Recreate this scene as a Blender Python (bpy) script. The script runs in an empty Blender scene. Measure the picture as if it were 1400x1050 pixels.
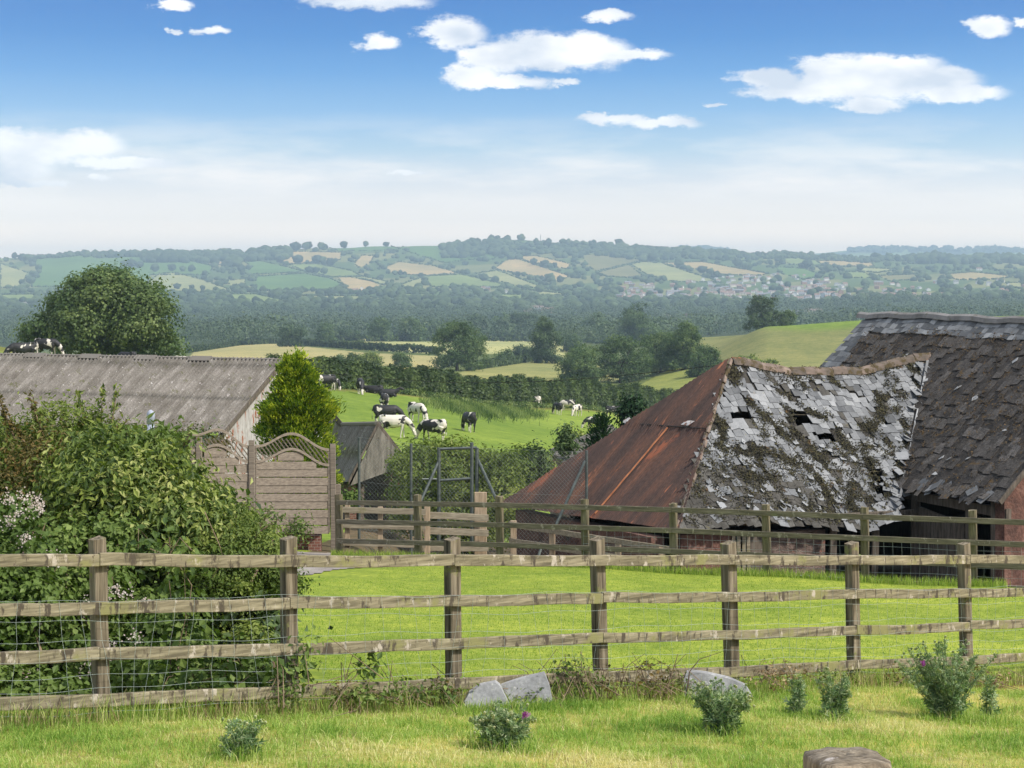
import bpy, math, random
import numpy as np
from mathutils import Vector, noise as mnoise
R = math.radians
rng = np.random.default_rng(7)
random.seed(7)
S = bpy.context.scene
COL = S.collection
F = 2722.0            # focal length in photo pixels (70 mm on a 36 mm, 1400 px frame)
HOR = 380.0           # row of the eye level

# ------------------------------------------------------------------ camera
cam = bpy.data.objects.new('camera', bpy.data.cameras.new('camera'))
COL.objects.link(cam)
cam.rotation_euler = (R(90), 0, 0)
cam.data.sensor_width = 36
cam.data.lens = 36 * F / 1400
cam.data.shift_y = -(525 - HOR) / 1400
cam.data.clip_start = 0.2
cam.data.clip_end = 40000
S.camera = cam
S.render.resolution_x, S.render.resolution_y = 1024, 768
S.view_settings.view_transform = 'Standard'
S.view_settings.look = 'None'
S.view_settings.gamma = 1
S.view_settings.exposure = EXPOSURE = 0.95
S.cycles.volume_bounces = 0
S.cycles.max_bounces = 5
S.cycles.transparent_max_bounces = 8
S.cycles.use_denoising = True

# ------------------------------------------------------------------ node helpers
def nd(nt, kind, **kw):
    n = nt.nodes.new(kind)
    for k, v in kw.items():
        if k.startswith('i_'):
            n.inputs[k[2:].replace('_', ' ')].default_value = v
        else:
            setattr(n, k, v)
    return n
def mth(nt, op, a, b=None, c=None, clamp=False):
    n = nt.nodes.new('ShaderNodeMath'); n.operation = op; n.use_clamp = clamp
    for i, v in enumerate((a, b, c)):
        if v is None: continue
        if hasattr(v, 'is_linked') or hasattr(v, 'links'): nt.links.new(v, n.inputs[i])
        else: n.inputs[i].default_value = v
    return n.outputs[0]
def ramp(nt, fac, stops, interp='LINEAR'):
    n = nt.nodes.new('ShaderNodeValToRGB'); cr = n.color_ramp; cr.interpolation = interp
    while len(cr.elements) < len(stops): cr.elements.new(0.5)
    for e, (p, c) in zip(cr.elements, stops):
        e.position = p; e.color = (*c, 1) if len(c) == 3 else c
    nt.links.new(fac, n.inputs[0])
    return n.outputs[0]
def mixc(nt, fac, a, b, blend='MIX'):
    n = nt.nodes.new('ShaderNodeMix'); n.data_type = 'RGBA'; n.blend_type = blend
    for sock, v in ((n.inputs[0], fac), (n.inputs[6], a), (n.inputs[7], b)):
        if hasattr(v, 'links'): nt.links.new(v, sock)
        elif isinstance(v, (int, float)): sock.default_value = v
        else: sock.default_value = (*v, 1) if len(v) == 3 else v
    return n.outputs[2]

# ------------------------------------------------------------------ sky and sun
SUN_EL, SUN_AZ = 47.0, 58.0      # height, and degrees to the right of straight behind the camera
w = bpy.data.worlds.new('World'); S.world = w; w.use_nodes = True
nt = w.node_tree; nt.nodes.clear()
sky = nd(nt, 'ShaderNodeTexSky', sky_type='NISHITA', sun_disc=False)
sky.sun_elevation = R(SUN_EL); sky.sun_rotation = R(180 - SUN_AZ)
sky.air_density = 1.2; sky.dust_density = 1.5; sky.ozone_density = 1.0
tc = nd(nt, 'ShaderNodeTexCoord')
sep = nd(nt, 'ShaderNodeSeparateXYZ'); nt.links.new(tc.outputs['Generated'], sep.inputs[0])
el = mth(nt, 'MULTIPLY', mth(nt, 'ARCSINE', sep.outputs[2]), 180 / math.pi)
band = ramp(nt, mth(nt, 'MULTIPLY', el, 1 / 12.0, clamp=True), [
    (0.0, (1.5, 1.12, .78)), (0.06, (1.3, 1.0, .72)), (0.14, (.74, .65, .56)), (0.226, (.48, .49, .505)), (.31, (.26, .37, .465)), (.40, (.13, .27, .45)),
    (0.49, (.055, .19, .41)), (0.575, (.020, .135, .36)), (.68, (.008, .100, .32)), (1.0, (.008, .095, .29))])
low = mth(nt, 'SUBTRACT', 1.0, mth(nt, 'MULTIPLY', mth(nt, 'SUBTRACT', el, 11.0), 1 / 12.0, clamp=True))
nis = mixc(nt, 1.0, sky.outputs[0], (.10, .10, .10), 'MULTIPLY')
nis = mixc(nt, .45, nis, (.50, .50, .48))            # thin high cloud overhead
base_sky = mixc(nt, low, nis, band)
# clouds: blobs laid out by compass direction and height above the horizon
fwd = mth(nt, 'MAXIMUM', sep.outputs[1], 0.02)
uu = mth(nt, 'DIVIDE', sep.outputs[0], fwd); vv = mth(nt, 'DIVIDE', sep.outputs[2], fwd)
uv = nd(nt, 'ShaderNodeCombineXYZ'); nt.links.new(uu, uv.inputs[0]); nt.links.new(vv, uv.inputs[1])
n1 = nd(nt, 'ShaderNodeTexNoise', i_Scale=64.0, i_Detail=10.0, i_Roughness=.70)
mp = nd(nt, 'ShaderNodeMapping'); mp.inputs['Scale'].default_value = (1, 1.9, 1)
nt.links.new(uv.outputs[0], mp.inputs[0]); nt.links.new(mp.outputs[0], n1.inputs['Vector'])
sub = nd(nt, 'ShaderNodeVectorMath', operation='SUBTRACT'); nt.links.new(n1.outputs['Color'], sub.inputs[0]); sub.inputs[1].default_value = (.5, .5, .5)
sc = nd(nt, 'ShaderNodeVectorMath', operation='MULTIPLY'); nt.links.new(sub.outputs[0], sc.inputs[0]); sc.inputs[1].default_value = (.026, .012, 0)
add = nd(nt, 'ShaderNodeVectorMath', operation='ADD'); nt.links.new(uv.outputs[0], add.inputs[0]); nt.links.new(sc.outputs[0], add.inputs[1])
CL = [(1190, 112, 130, 24), (1140, 92, 50, 19), (1230, 92, 62, 17), (1052, 108, 46, 13), (1190, 142, 46, 11), (1310, 126, 64, 13),
      (1100, 122, 80, 15), (1185, 96, 60, 16), (1290, 108, 50, 16), (620, 46, 44, 22), (682, 78, 52, 22), (800, 70, 62, 24), (860, 74, 52, 8), (730, 70, 70, 24), (745, 84, 80, 12), (755, 60, 30, 12),
      (645, 103, 42, 15), (690, 112, 66, 9), (772, 113, 20, 6), (500, 0, 84, 13), (515, 59, 28, 11), (238, 9, 24, 9), (290, 42, 24, 6), (240, 43, 10, 4),
      (30, 202, 82, 26), (112, 198, 56, 20), (170, 222, 74, 9), (10, 232, 60, 16), (832, 22, 32, 8), (1352, 38, 30, 15), (1398, 30, 14, 8),
      (835, 162, 46, 7), (900, 168, 56, 8), (973, 142, 12, 4), (135, 243, 14, 4), (50, 252, 46, 4), (562, 238, 26, 3), (0, 245, 30, 10)]
acc = None
for cx, cy, rx, ry in CL:
    m = nd(nt, 'ShaderNodeMapping', vector_type='POINT')
    sx, sy = F / rx, F / ry
    m.inputs['Scale'].default_value = (sx, sy, 1)
    m.inputs['Location'].default_value = (-(cx - 700) / rx, -(HOR - cy) / ry, 0)
    nt.links.new(add.outputs[0], m.inputs[0])
    ln = nd(nt, 'ShaderNodeVectorMath', operation='LENGTH'); nt.links.new(m.outputs[0], ln.inputs[0])
    acc = ln.outputs['Value'] if acc is None else mth(nt, 'SMOOTH_MIN', acc, ln.outputs['Value'], .25)
dens = mth(nt, 'SUBTRACT', mth(nt, 'ADD', 1.12, mth(nt, 'MULTIPLY', mth(nt, 'SUBTRACT', n1.outputs['Fac'], .5), 1.2)), acc)
mr = nd(nt, 'ShaderNodeMapRange', interpolation_type='SMOOTHSTEP'); mr.inputs['From Min'].default_value = -.16; mr.inputs['From Max'].default_value = .46
nt.links.new(dens, mr.inputs[0])
n2 = nd(nt, 'ShaderNodeTexNoise', i_Scale=17.0, i_Detail=4.0); mp2 = nd(nt, 'ShaderNodeMapping'); mp2.inputs['Scale'].default_value = (1, 2.4, 1); mp2.inputs['Location'].default_value = (3.3, -.018, 0)
nt.links.new(uv.outputs[0], mp2.inputs[0]); nt.links.new(mp2.outputs[0], n2.inputs['Vector'])
shade = ramp(nt, n2.outputs['Fac'], [(.38, (.62, .69, .80)), (.50, (.88, .90, .94)), (.58, (1.04, 1.04, 1.04))])
cl_col = mixc(nt, 1.0, shade, (.60, .60, .60), 'MULTIPLY')
n4 = nd(nt, 'ShaderNodeTexNoise', i_Scale=9.0, i_Detail=6.0, i_Roughness=.6); mp4 = nd(nt, 'ShaderNodeMapping'); mp4.inputs['Scale'].default_value = (1, 5.5, 1)
nt.links.new(uv.outputs[0], mp4.inputs[0]); nt.links.new(mp4.outputs[0], n4.inputs['Vector'])
lowband = mth(nt, 'MULTIPLY', ramp(nt, mth(nt, 'MULTIPLY', el, 1 / 12.0, clamp=True), [(.0, (0, 0, 0)), (.12, (.3, .3, .3)), (.24, (.8, .8, .8)), (.40, (0, 0, 0))]), ramp(nt, n4.outputs['Fac'], [(.44, (0, 0, 0)), (.62, (1, 1, 1))]))
base_sky = mixc(nt, mth(nt, 'MULTIPLY', lowband, .8), base_sky, (.70, .64, .59))
front = mth(nt, 'MULTIPLY', mth(nt, 'GREATER_THAN', sep.outputs[1], 0.05), mr.outputs[0])
sky2 = mixc(nt, mth(nt, 'MULTIPLY', front, .97), base_sky, cl_col)
bg = nd(nt, 'ShaderNodeBackground'); bg.inputs[1].default_value = 1.0
out = nd(nt, 'ShaderNodeOutputWorld')
nt.links.new(sky2, bg.inputs[0]); nt.links.new(bg.outputs[0], out.inputs[0])
w.cycles.sampling_method = 'MANUAL'; w.cycles.sample_map_resolution = 512

sl = bpy.data.lights.new('sun', 'SUN'); sl.energy = 2.4; sl.angle = R(3.5); sl.color = (1, .95, .87)
so = bpy.data.objects.new('sun', sl); COL.objects.link(so)
a = R(SUN_AZ); e_ = R(SUN_EL)
sdir = Vector((math.sin(a) * math.cos(e_), -math.cos(a) * math.cos(e_), math.sin(e_)))
so.rotation_euler = sdir.to_track_quat('Z', 'Y').to_euler(); so.location = (20, -20, 40)

# ------------------------------------------------------------------ the lie of the land
def sm(t): t = np.clip(t, 0, 1); return t * t * (3 - 2 * t)
TX = np.array([0, 250, 350, 500, 700, 850, 960, 1050, 1190, 1400], float)
TD = np.array([340, 450, 560, 700, 900, 1150, 1500, 2100, 2900, 3600, 4300, 4900, 5500, 6500, 8000, 10000, 13000], float)
TY = np.array([
 [520,520,530,535,540,545,540,535,530,530],
 [512,508,512,518,522,535,525,505,500,498],
 [505,498,500,504,508,515,485,446,437,431],
 [500,488,488,492,497,500,461,456,450,445],
 [494,484,476,478,484,488,466,462,455,450],
 [486,478,470,468,472,474,468,464,458,453],
 [474,466,462,461,462,464,460,458,452,448],
 [452,450,448,446,446,446,444,440,436,432],
 [428,424,420,418,418,420,418,414,408,404],
 [408,404,402,400,402,404,402,398,393,390],
 [390,388,384,384,385,384,382,378,374,372],
 [370,369,366,366,364,362,360,362,362,364],
 [351,347,343,338,329,335,343,347,351,357],
 [358,355,352,348,342,345,350,352,356,362],
 [363,363,363,363,363,363,363,363,363,363],
 [357,357,357,357,357,350,338,350,339,342],
 [372,372,372,372,372,372,372,372,372,372]], float)
HX = np.array([-60, -38, -17, 7.6, 22.6, 60]); HD = np.array([140, 148, 177, 258, 307, 380.])
def far_y(xp, d):
    xp = np.clip(xp, 0, 1399.9); d = np.clip(d, TD[0], TD[-1] - 1)
    i = np.clip(np.searchsorted(TX, xp, 'right') - 1, 0, len(TX) - 2)
    f = (xp - TX[i]) / (TX[i + 1] - TX[i]); f = .5 * f + .5 * sm(f)
    j = np.clip(np.searchsorted(TD, d, 'right') - 1, 0, len(TD) - 2)
    g = (np.log(d) - np.log(TD[j])) / (np.log(TD[j + 1]) - np.log(TD[j]))
    y = (TY[j, i] * (1 - f) + TY[j, i + 1] * f) * (1 - g) + (TY[j + 1, i] * (1 - f) + TY[j + 1, i + 1] * f) * g
    k = sm((d - 1800) / 1500)
    y = y + k * (1.3 * np.sin(xp / 47 + d / 700) + .9 * np.sin(xp / 23 - d / 420 + 1) + .5 * np.sin(xp / 11 + d / 260))
    return y
def GZ(X, d):
    X = np.asarray(X, float); d = np.asarray(d, float); X, d = np.broadcast_arrays(X, d)
    dd = np.maximum(d, .01)
    Xc = np.clip(X, -14, 16)
    lawn = -(1.86 + .1 * np.minimum(d, 20) + .083 * np.maximum(d - 20, 0) + (.045 - .025 * sm((d - 20) / 10)) * Xc)
    fl = 35.97 - .463 * Xc
    lawn = lawn - .62 * sm((d - fl - .35) / .9) * sm((X + 3.4) / 1.2)
    field = -10.8 - .168 * (np.clip(X, -70, 70) + 3) - .038 * (d - 140)
    z = lawn + (field - lawn) * sm((d - 50) / 26)
    dh = np.interp(X, HX, HD)
    zf = -(far_y(700 + F * X / dd, d) - HOR) / F * np.maximum(d, 340)
    z = z + (zf - z) * sm((d - dh - 4) / 55)
    z = z + .03 * np.sin(X * 1.3 + d * .7) * np.cos(X * .5 - d * .9) * (d > 8) * (d < 60) + .25 * np.sin(X * .11 + d * .05) * sm((d - 70) / 30) * (1 - sm((d - 250) / 80))
    return z
def gz(x, d): return float(GZ(x, d))
def P(px, py, d): return Vector(((px - 700) / F * d, d, -(py - HOR) / F * d))
def G(px, d): x = (px - 700) / F * d; return Vector((x, d, gz(x, d)))
_ds = np.geomspace(60, 11500, 1400)
def hit(px, py, dmin=60):
    px = np.atleast_1d(np.asarray(px, float)); py = np.atleast_1d(np.asarray(py, float))
    ds = _ds[_ds >= dmin]; res = np.full(len(px), np.nan)
    for s in range(0, len(px), 400):
        q = px[s:s + 400, None]
        X = (q - 700) / F * ds[None]
        gy = HOR - F * GZ(X, np.broadcast_to(ds[None], X.shape)) / ds[None]
        ok = gy <= py[s:s + 400, None]
        idx = ok.argmax(1); r_ = ds[idx]; r_[~ok.any(1)] = np.nan
        res[s:s + 400] = r_
    return res

# ------------------------------------------------------------------ mesh helpers
def mesh_np(name, V, faces, mats, tone=None, uv=None, midx=None, smooth=False, vcol=None):
    me = bpy.data.meshes.new(name)
    if isinstance(faces, np.ndarray): faces = [faces]
    faces = [f for f in faces if len(f)]
    V = np.asarray(V, np.float32)
    me.vertices.add(len(V)); me.vertices.foreach_set('co', V.ravel())
    lv = np.concatenate([f.ravel() for f in faces]).astype(np.int32)
    cnt = np.concatenate([np.full(len(f), f.shape[1]) for f in faces])
    st = np.concatenate([[0], np.cumsum(cnt)[:-1]]).astype(np.int32)
    me.loops.add(len(lv)); me.loops.foreach_set('vertex_index', lv)
    me.polygons.add(len(cnt)); me.polygons.foreach_set('loop_start', st)
    if midx is not None: me.polygons.foreach_set('material_index', np.asarray(midx, np.int32))
    me.polygons.foreach_set('use_smooth', np.full(len(cnt), smooth, bool))
    if uv is not None:
        l = me.uv_layers.new(name='UVMap'); l.data.foreach_set('uv', np.asarray(uv, np.float32)[lv].ravel())
    if tone is not None:
        at = me.attributes.new('tone', 'FLOAT', 'FACE'); at.data.foreach_set('value', np.asarray(tone, np.float32))
    if vcol is not None:
        at = me.attributes.new('field', 'FLOAT_COLOR', 'POINT'); at.data.foreach_set('color', np.asarray(vcol, np.float32).ravel())
    for m in (mats if isinstance(mats, (list, tuple)) else [mats]): me.materials.append(m)
    me.update(calc_edges=True)
    return me
def wloc(o):
    v = Vector((0, 0, 0))
    while o: v = v + o.location; o = o.parent
    return v
def put(name, V, faces, mats, parent=None, loc=None, **kw):
    """Link a mesh whose vertices are given in world coordinates."""
    base = wloc(parent) if parent else Vector(loc or (0, 0, 0))
    V = np.asarray(V, float) - np.array(base)
    o = bpy.data.objects.new(name, mesh_np(name, V, faces, mats, **kw)); COL.objects.link(o)
    if parent: o.parent = parent
    else: o.location = base
    return o
def tag(o, label=None, cat=None, group=None, kind=None):
    if label: o['label'] = label
    if cat: o['category'] = cat
    if group: o['group'] = group
    if kind: o['kind'] = kind
    return o
def thing(name, loc, label, cat, group=None):
    o = bpy.data.objects.new(name, None); COL.objects.link(o); o.location = loc
    o.empty_display_size = .2
    return tag(o, label, cat, group)
def clone(o, loc, label=None, rotz=0, scale=1, group=None, parent=None):
    c = o.copy(); COL.objects.link(c)
    if parent is None:
        c.location = loc; c.rotation_euler = (0, 0, rotz)
        c.scale = (scale,) * 3 if isinstance(scale, (int, float)) else scale
        if label: c['label'] = label
        if group: c['group'] = group
    else: c.parent = parent
    for ch in list(o.children): clone(ch, None, parent=c)
    return c

class MB:
    def __init__(s): s.V = []; s.F4 = []; s.F3 = []; s.n = 0; s.t4 = []; s.t3 = []
    def add(s, V, f4=None, f3=None, t=0.5):
        V = np.asarray(V, float)
        if f4 is not None and len(f4): s.F4.append(np.asarray(f4) + s.n); s.t4.append(np.full(len(f4), t))
        if f3 is not None and len(f3): s.F3.append(np.asarray(f3) + s.n); s.t3.append(np.full(len(f3), t))
        s.V.append(V); s.n += len(V)
    def box(s, c, ax, ay, az, t=.5):
        """c centre, half-axis vectors"""
        c, ax, ay, az = (np.array(q, float) for q in (c, ax, ay, az))
        v = [c + i * ax + j * ay + k * az for i in (-1, 1) for j in (-1, 1) for k in (-1, 1)]
        s.add(v, [(0, 1, 3, 2), (4, 6, 7, 5), (0, 4, 5, 1), (2, 3, 7, 6), (0, 2, 6, 4), (1, 5, 7, 3)], t=t)
    def beam(s, a, b, wv, hv, seg=1, jit=0, ch=.12, t=.5):
        """chamfered bar from a to b; wv, hv half-section vectors"""
        a, b, wv, hv = (np.array(q, float) for q in (a, b, wv, hv))
        sec = [(-1, -1 + ch), (-1, 1 - ch), (-1 + ch, 1), (1 - ch, 1), (1, 1 - ch), (1, -1 + ch), (1 - ch, -1), (-1 + ch, -1)]
        V = []
        for k in range(seg + 1):
            c = a + (b - a) * k / seg
            j1, j2 = (rng.normal(0, jit, 2) if jit else (0, 0))
            for p, q in sec: V.append(c + wv * (p + j1 * .3) + hv * (q + j2) + (rng.normal(0, jit * .25) * hv if jit else 0))
        f = [(k * 8 + i, k * 8 + (i + 1) % 8, k * 8 + 8 + (i + 1) % 8, k * 8 + 8 + i) for k in range(seg) for i in range(8)]
        s.add(V, f, t=t)
        n0 = s.n - len(V)
        for off in (0, seg * 8):
            o = n0 + off
            s.F4.append(np.array([(o, o + 1, o + 4, o + 5), (o + 1, o + 2, o + 3, o + 4), (o, o + 5, o + 6, o + 7)])); s.t4.append(np.full(3, t))
    def tube(s, pts, r, n=5, t=.5, cap=True):
        pts = np.asarray(pts, float); k = len(pts)
        r = np.full(k, r) if np.isscalar(r) else np.asarray(r, float)
        T = np.gradient(pts, axis=0); T /= np.linalg.norm(T, axis=1)[:, None] + 1e-9
        ref = np.array([0, 0, 1.]) if abs(T[0][2]) < .9 else np.array([1., 0, 0])
        A = np.cross(T, ref); A /= np.linalg.norm(A, axis=1)[:, None] + 1e-9
        B = np.cross(T, A)
        th = np.arange(n) * 2 * math.pi / n
        V = (pts[:, None] + r[:, None, None] * (A[:, None] * np.cos(th)[None, :, None] + B[:, None] * np.sin(th)[None, :, None])).reshape(-1, 3)
        f = [(i * n + j, i * n + (j + 1) % n, (i + 1) * n + (j + 1) % n, (i + 1) * n + j) for i in range(k - 1) for j in range(n)]
        f3 = []
        if cap: f3 = [(0, j + 1, j) for j in range(1, n - 1)] + [((k - 1) * n, (k - 1) * n + j, (k - 1) * n + j + 1) for j in range(1, n - 1)]
        s.add(V, f, f3, t)
    def build(s, name, mat, parent=None, loc=None, **kw):
        V = np.concatenate(s.V); fs = []; tn = []
        if s.F4: fs.append(np.concatenate(s.F4)); tn.append(np.concatenate(s.t4))
        if s.F3: fs.append(np.concatenate(s.F3)); tn.append(np.concatenate(s.t3))
        return put(name, V, fs, mat, parent, loc, tone=np.concatenate(tn), **kw)

# ------------------------------------------------------------------ materials
MATS = {}
def mat(name, stops, scale=5.0, detail=5.0, stretch=(1, 1, 1), rot=(0, 0, 0), rough=.85, bump=.3, bdist=.01, coord='Object', fine=None, blotch=None, tonemix=0, metal=0, spec=.3, rnd=True):
    """procedural surface: ramp over noise, optional fine grain and coloured blotches [(scale, threshold, colour, stretch)]"""
    m = bpy.data.materials.new(name); m.use_nodes = True; t = m.node_tree; t.nodes.clear()
    o = nd(t, 'ShaderNodeOutputMaterial'); b = nd(t, 'ShaderNodeBsdfPrincipled'); t.links.new(b.outputs[0], o.inputs[0])
    c = nd(t, 'ShaderNodeTexCoord'); src = c.outputs[coord]
    if rnd:
        oi = nd(t, 'ShaderNodeObjectInfo'); ad = nd(t, 'ShaderNodeVectorMath', operation='ADD')
        mm = mth(t, 'MULTIPLY', oi.outputs['Random'], 37.0); t.links.new(src, ad.inputs[0]); t.links.new(mm, ad.inputs[1]); src0 = src; src = ad.outputs[0]
    mp = nd(t, 'ShaderNodeMapping', vector_type='TEXTURE'); mp.inputs['Rotation'].default_value = rot; mp.inputs['Scale'].default_value = tuple(1 / q for q in stretch)
    t.links.new(src, mp.inputs[0]); v = mp.outputs[0]
    n = nd(t, 'ShaderNodeTexNoise', i_Scale=scale, i_Detail=detail, i_Roughness=.6); t.links.new(v, n.inputs['Vector'])
    fac = n.outputs['Fac']
    if tonemix:
        at = nd(t, 'ShaderNodeAttribute', attribute_name='tone'); 
        fac = mth(t, 'ADD', mth(t, 'MULTIPLY', fac, 1 - tonemix), mth(t, 'MULTIPLY', at.outputs['Fac'], tonemix))
    col = ramp(t, fac, stops)
    hgt = n.outputs['Fac']
    if fine:
        n3 = nd(t, 'ShaderNodeTexNoise', i_Scale=fine[0], i_Detail=3.0); t.links.new(v, n3.inputs['Vector'])
        k = ramp(t, n3.outputs['Fac'], [(.3, (1 - fine[1],) * 3), (.7, (1 + fine[1] * .6,) * 3)])
        col = mixc(t, 1.0, col, k, 'MULTIPLY')
        hgt = mth(t, 'ADD', mth(t, 'MULTIPLY', hgt, .5), mth(t, 'MULTIPLY', n3.outputs['Fac'], .5))
    for bl in blotch or []:
        mq = nd(t, 'ShaderNodeMapping'); mq.inputs['Scale'].default_value = bl[3] if len(bl) > 3 else (1, 1, 1); mq.inputs['Location'].default_value = (bl[0] * 1.7, 3.1, 5.5)
        mq.inputs['Rotation'].default_value = (0, 0, -rot[2])
        t.links.new(src, mq.inputs[0])
        q = nd(t, 'ShaderNodeTexNoise', i_Scale=bl[0], i_Detail=6.0, i_Roughness=.65); t.links.new(mq.outputs[0], q.inputs['Vector'])
        msk = ramp(t, q.outputs['Fac'], [(bl[1], (0, 0, 0)), (min(bl[1] + .06, 1), (1, 1, 1))])
        col = mixc(t, msk, col, bl[2])
    t.links.new(col, b.inputs['Base Color'])
    b.inputs['Roughness'].default_value = rough; b.inputs['Metallic'].default_value = metal; b.inputs['Specular IOR Level'].default_value = spec
    if bump:
        bu = nd(t, 'ShaderNodeBump', i_Strength=bump, i_Distance=bdist); t.links.new(hgt, bu.inputs['Height']); t.links.new(bu.outputs[0], b.inputs['Normal'])
    MATS[name] = m
    return m
def leafmat(name, cols, rough=.55, trans=.3):
    m = bpy.data.materials.new(name); m.use_nodes = True; t = m.node_tree; t.nodes.clear()
    o = nd(t, 'ShaderNodeOutputMaterial'); b = nd(t, 'ShaderNodeBsdfPrincipled')
    at = nd(t, 'ShaderNodeAttribute', attribute_name='tone')
    n = len(cols); col = ramp(t, at.outputs['Fac'], [(i / (n - 1), c) for i, c in enumerate(cols)])
    t.links.new(col, b.inputs['Base Color']); b.inputs['Roughness'].default_value = rough; b.inputs['Specular IOR Level'].default_value = .25
    if trans:
        tr = nd(t, 'ShaderNodeBsdfTranslucent'); c2 = mixc(t, 1.0, col, (1.1, 1.25, .5), 'MULTIPLY'); t.links.new(c2, tr.inputs[0])
        mx = nd(t, 'ShaderNodeMixShader'); mx.inputs[0].default_value = trans
        t.links.new(b.outputs[0], mx.inputs[1]); t.links.new(tr.outputs[0], mx.inputs[2]); t.links.new(mx.outputs[0], o.inputs[0])
    else: t.links.new(b.outputs[0], o.inputs[0])
    return m

# ------------------------------------------------------------------ leaf clouds
def unit(v): return v / (np.linalg.norm(v, axis=-1, keepdims=True) + 1e-9)
def leaf_geo(C, N, size, aspect=.5, fold=.15, tone=None, droop=0, D=None):
    """one folded rhombus (two triangles sharing the midrib) for each centre C, facing N"""
    n = len(C); size = np.broadcast_to(size, (n,))[:, None]
    rd = rng.normal(size=(n, 3)); D = unit(np.cross(N, rd)) if D is None else unit(D)
    D = unit(D + np.array([0, 0, -droop]))
    W = unit(np.cross(D, N)); N2 = np.cross(W, D)
    a_ = C - D * size * .5; b_ = C + D * size * .5
    l = C + W * size * aspect * .5 + N2 * size * fold; r_ = C - W * size * aspect * .5 + N2 * size * fold
    V = np.stack([a_, l, b_, r_], 1).reshape(-1, 3)
    i = np.arange(n)[:, None] * 4
    Fc = np.concatenate([i + np.array([[0, 1, 2]]), i + np.array([[0, 2, 3]])], 0)
    t = rng.random(n) if tone is None else tone
    return V, Fc, np.concatenate([t, t])
def quad_geo(C, N, size, tone=None):
    n = len(C); size = np.broadcast_to(size, (n,))[:, None]
    D = unit(np.cross(N, rng.normal(size=(n, 3)))); W = np.cross(D, N)
    k = rng.uniform(.5, 1, (n, 4, 1))
    V = np.stack([C - D * size * .5 * k[:, 0], C + W * size * .42 * k[:, 1], C + D * size * .5 * k[:, 2], C - W * size * .42 * k[:, 3]], 1).reshape(-1, 3)
    i = np.arange(n)[:, None] * 4
    t = rng.random(n) if tone is None else tone
    return V, i + np.array([[0, 1, 2, 3]]), t
def crown_points(blobs, n_clump, per, csig, shell=.55, flat=.8, rnd=1.0, tonesig=.28):
    """blobs: (x,y,z,rx,ry,rz). Returns leaf centres, normals and tones gathered in clumps in the outer shell"""
    B = np.array(blobs, float)
    area = (B[:, 3] * B[:, 4] + B[:, 3] * B[:, 5] + B[:, 4] * B[:, 5]); pb = area / area.sum()
    idx = rng.choice(len(B), n_clump, p=pb)
    d = unit(rng.normal(size=(n_clump, 3)))
    d[:, 2] = np.where(rng.random(n_clump) < .35, np.abs(d[:, 2]), d[:, 2])
    rad = shell + (1 - shell) * rng.random(n_clump) ** .6
    rad *= 1 + .1 * rng.normal(size=n_clump)
    cc = B[idx, :3] + d * rad[:, None] * B[idx, 3:]
    on = unit(d / B[idx, 3:])
    ct = np.clip(.5 + rng.normal(0, tonesig, n_clump), 0, 1)
    cs = csig * rng.uniform(.6, 1.5, n_clump)
    off = rng.normal(size=(n_clump, per, 3)) * cs[:, None, None]
    off[:, :, 2] *= flat
    C = (cc[:, None] + off).reshape(-1, 3)
    N = unit(on[:, None] * .7 + unit(off) * .8 + rng.normal(size=(n_clump, per, 3)) * .45 * rnd + np.array([0, 0, .35])).reshape(-1, 3)
    tn = np.clip(np.repeat(ct, per) + rng.normal(0, .16, n_clump * per), 0, 1)
    return C, N, tn
def lumpify(blobs, n, k0, k1, inner=True):
    B = np.array(blobs, float); pb_ = (B[:, 3] * B[:, 5]) ** 1.0; idx = rng.choice(len(B), n, p=pb_ / pb_.sum()); d = unit(rng.normal(size=(n, 3)))
    c = B[idx, :3] + d * B[idx, 3:] * rng.uniform(.62, .95, (n, 1)); rr_ = B[idx, 3:].mean(1) * rng.uniform(k0, k1, n)
    L_ = np.concatenate([c, rr_[:, None] * np.array([[1.1, 1.1, .8]])], 1)
    return np.concatenate([L_, B * np.array([1, 1, 1, .64, .64, .64])]) if inner else L_
def lumped(blobs, n, k0, k1, nc_, per, sig, shell=.8, mix=.3):
    Lb_ = lumpify(blobs, n, k0, k1); tones = np.clip(rng.normal(.5, .22, len(Lb_)), 0, 1); w_ = Lb_[:, 3] ** 1.6; w_ = w_ / w_.sum(); ns_ = rng.multinomial(nc_, w_); Cs, Ns, Ts = [], [], []
    for b_, m_, t0 in zip(Lb_, ns_, tones):
        if m_ < 1: continue
        C, N, t_ = crown_points([b_], m_, per, sig, shell, tonesig=.1); up_ = (C[:, 2] - b_[2]) / b_[5]
        Cs.append(C); Ns.append(N); Ts.append(np.clip(t_ * .4 + t0 * .6, 0, 1))
    return np.concatenate(Cs), np.concatenate(Ns), np.concatenate(Ts)
def limb_tree(mb, base, H, r, spread, n=7, rs=None, lean=0):
    rs = rs or random
    pts = [base + Vector((lean * k * .1 * H + rs.uniform(-.03, .03) * H * k * .3, rs.uniform(-.02, .02) * H * k * .3, H * .22 * k)) for k in range(4)]
    mb.tube([tuple(p) for p in pts], [r * 1.25, r, r * .75, r * .45], 8)
    for i in range(n):
        a = i * 2.4 + rs.random(); k = rs.uniform(.3, .95); p0 = pts[1].lerp(pts[3], (k - .3) / .65 * .9)
        dr = Vector((math.cos(a), math.sin(a), rs.uniform(.35, 1.1)))
        L = spread * rs.uniform(.5, .95)
        q = [p0, p0 + dr * L * .35 + Vector((0, 0, .02 * H)), p0 + dr * L * .7 + Vector((rs.uniform(-.1, .1) * L, 0, .05 * H)), p0 + dr * L]
        mb.tube([tuple(x) for x in q], [r * .5, r * .35, r * .2, r * .06], 5)

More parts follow.
